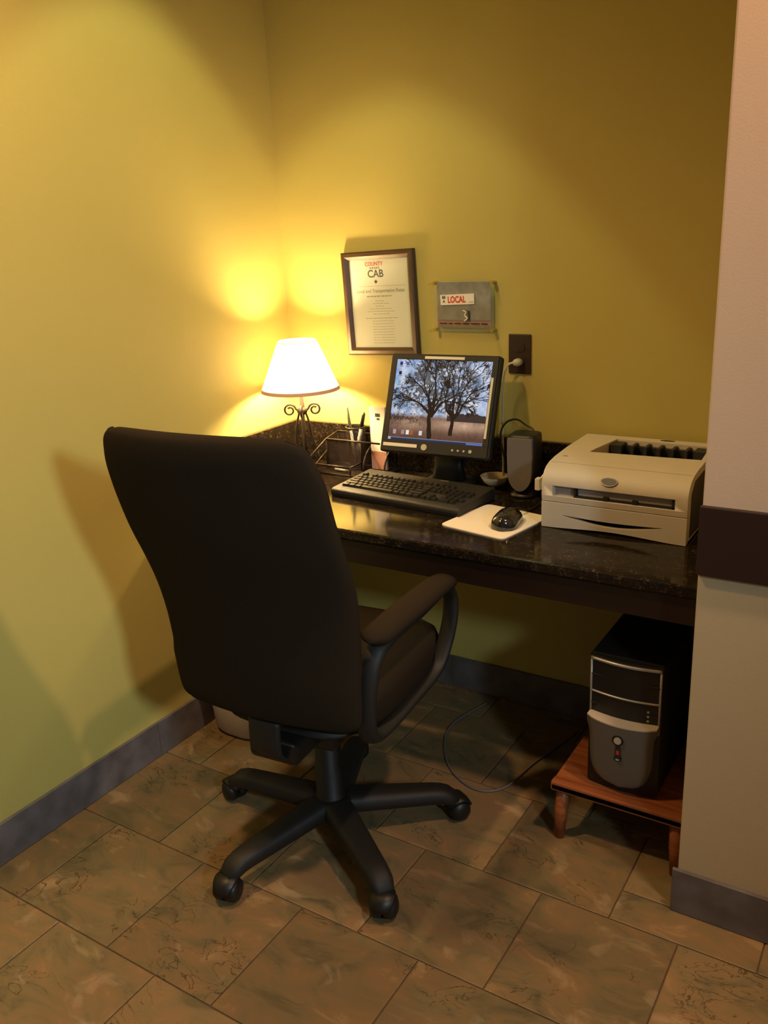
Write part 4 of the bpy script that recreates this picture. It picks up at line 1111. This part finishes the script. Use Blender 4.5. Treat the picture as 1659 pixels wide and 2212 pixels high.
# front skin and top ledge: rows between mirrored points
h_ = n_//2
rowsv = []
for j in range(h_+1):
    xl, _, z = LF[j]; row_ = []
    if j == h_: row_ = [V[1][h_]]
    else:
        for t in range(13):
            if t == 0: row_.append(V[1][j]); continue
            if t == 12: row_.append(V[1][n_-1-j]); continue
            x = xl*(1-2*t/12); row_.append(bm.verts.new((x, frontf(x, z)-0.004*math.sin(PI*t/12), z)))
    rowsv.append(row_)
for j in range(h_-1):
    for t in range(12): bm.faces.new((rowsv[j][t], rowsv[j][t+1], rowsv[j+1][t+1], rowsv[j+1][t]))
for t in range(12): bm.faces.new((rowsv[h_-1][t], rowsv[h_-1][t+1], rowsv[h_][0]))
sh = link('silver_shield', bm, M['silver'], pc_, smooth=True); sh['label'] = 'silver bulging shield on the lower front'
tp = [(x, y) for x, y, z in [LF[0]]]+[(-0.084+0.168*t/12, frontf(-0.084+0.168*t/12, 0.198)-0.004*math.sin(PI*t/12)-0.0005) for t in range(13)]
link('shield_ledge', extrude_poly(bmesh.new(), [(-0.084, 0.0155)]+tp[1:]+[(0.084, 0.0155)], 2, 0.1965, 0.1995), M['silver_lit'], pc_)['label'] = 'flat ledge on top of the shield, coloured pale as if lit from above'
def pbtn(name, z, r, y, m_, par=pc_):
    return link(name, disc_y(bmesh.new(), 0, z, r, y, y+0.004, 20), m_, par)
yf = frontf(0, 0.150)-0.004
b0 = pbtn('button_ring', 0.160, 0.0135, frontf(0, 0.160)-0.0060, M['black']); pbtn('power_button', 0.160, 0.0090, frontf(0, 0.160)-0.0085, M['button'], b0)
sp_ = link('button_spine', B_(-0.006, 0.006, frontf(0, 0.13)-0.0062, frontf(0, 0.13)+0.002, 0.108, 0.156), M['dark_recess'], pc_)
link('red_light', B_(-0.0035, 0.0035, frontf(0, 0.13)-0.0070, frontf(0, 0.13)-0.005, 0.120, 0.131), M['red'], sp_)
b1 = pbtn('button_ring', 0.108, 0.0085, frontf(0, 0.108)-0.0065, M['black']); pbtn('reset_button', 0.108, 0.0050, frontf(0, 0.108)-0.0085, M['button'], b1)
bm = bmesh.new(); box(bm, -CW+0.006, CW-0.006, 0.010, 0.0135, 0.222, 0.2235); box(bm, -CW+0.006, CW-0.006, 0.009, 0.0135, 0.300, 0.3015)
link('bay_joint', bm, M['dark_recess'], pc_)
bm = bmesh.new(); 
for z in (0.208, 0.220, 0.232): disc_y(bm, 0.058, z, 0.0028, bow(0.058)-0.002, bow(0.058)+0.004, 10)
link('audio_jacks', bm, M['silver_trim'], pc_)
for x in (-0.06, 0.06):
    for y in (0.05, 0.33): link('foot', B_(x-0.010, x+0.010, y-0.012, y+0.012, -0.0, 0.0065), M['black'], pc_)

# ------------------------------------------------------------------ waste bin and floor cable
bn_ = empty('waste_bin', (0.140, -0.530, 0.0), 'white plastic waste bin under the desk behind the chair', 'waste bin')
bm = bmesh.new()
prof = [(0.0015, 0.080), (0.004, 0.094), (0.018, 0.104), (0.10, 0.110), (0.26, 0.124), (0.275, 0.131), (0.275, 0.126), (0.255, 0.119), (0.10, 0.106), (0.016, 0.098)]
loft(bm, [superloop(0, 0, z, r, r*0.92, 40, 3.0) for z, r in prof])
link('bin_body', bm, M['bin'], bn_, smooth=True)
bm = bmesh.new(); lp = superloop(0, 0, 0.276, 0.1285, 0.1285*0.92, 40, 3.0); tube(bm, lp, 0.0042, 8, closed=True); link('rim', bm, M['bin'], bn_, smooth=True)
fc = link('floor_cable', tube(bmesh.new(), smooth_path([(0.76, -0.06, 0.004), (0.72, -0.25, 0.004), (0.80, -0.42, 0.004), (0.92, -0.50, 0.004), (1.00, -0.46, 0.004), (1.03, -0.30, 0.004), (1.08, -0.10, 0.004)], 50), 0.0032, 8), mat('grey_cable', (0.16, 0.15, 0.16), 0.5), smooth=True)
tag(fc, 'grey cable looping over the tiles under the desk', 'cable')
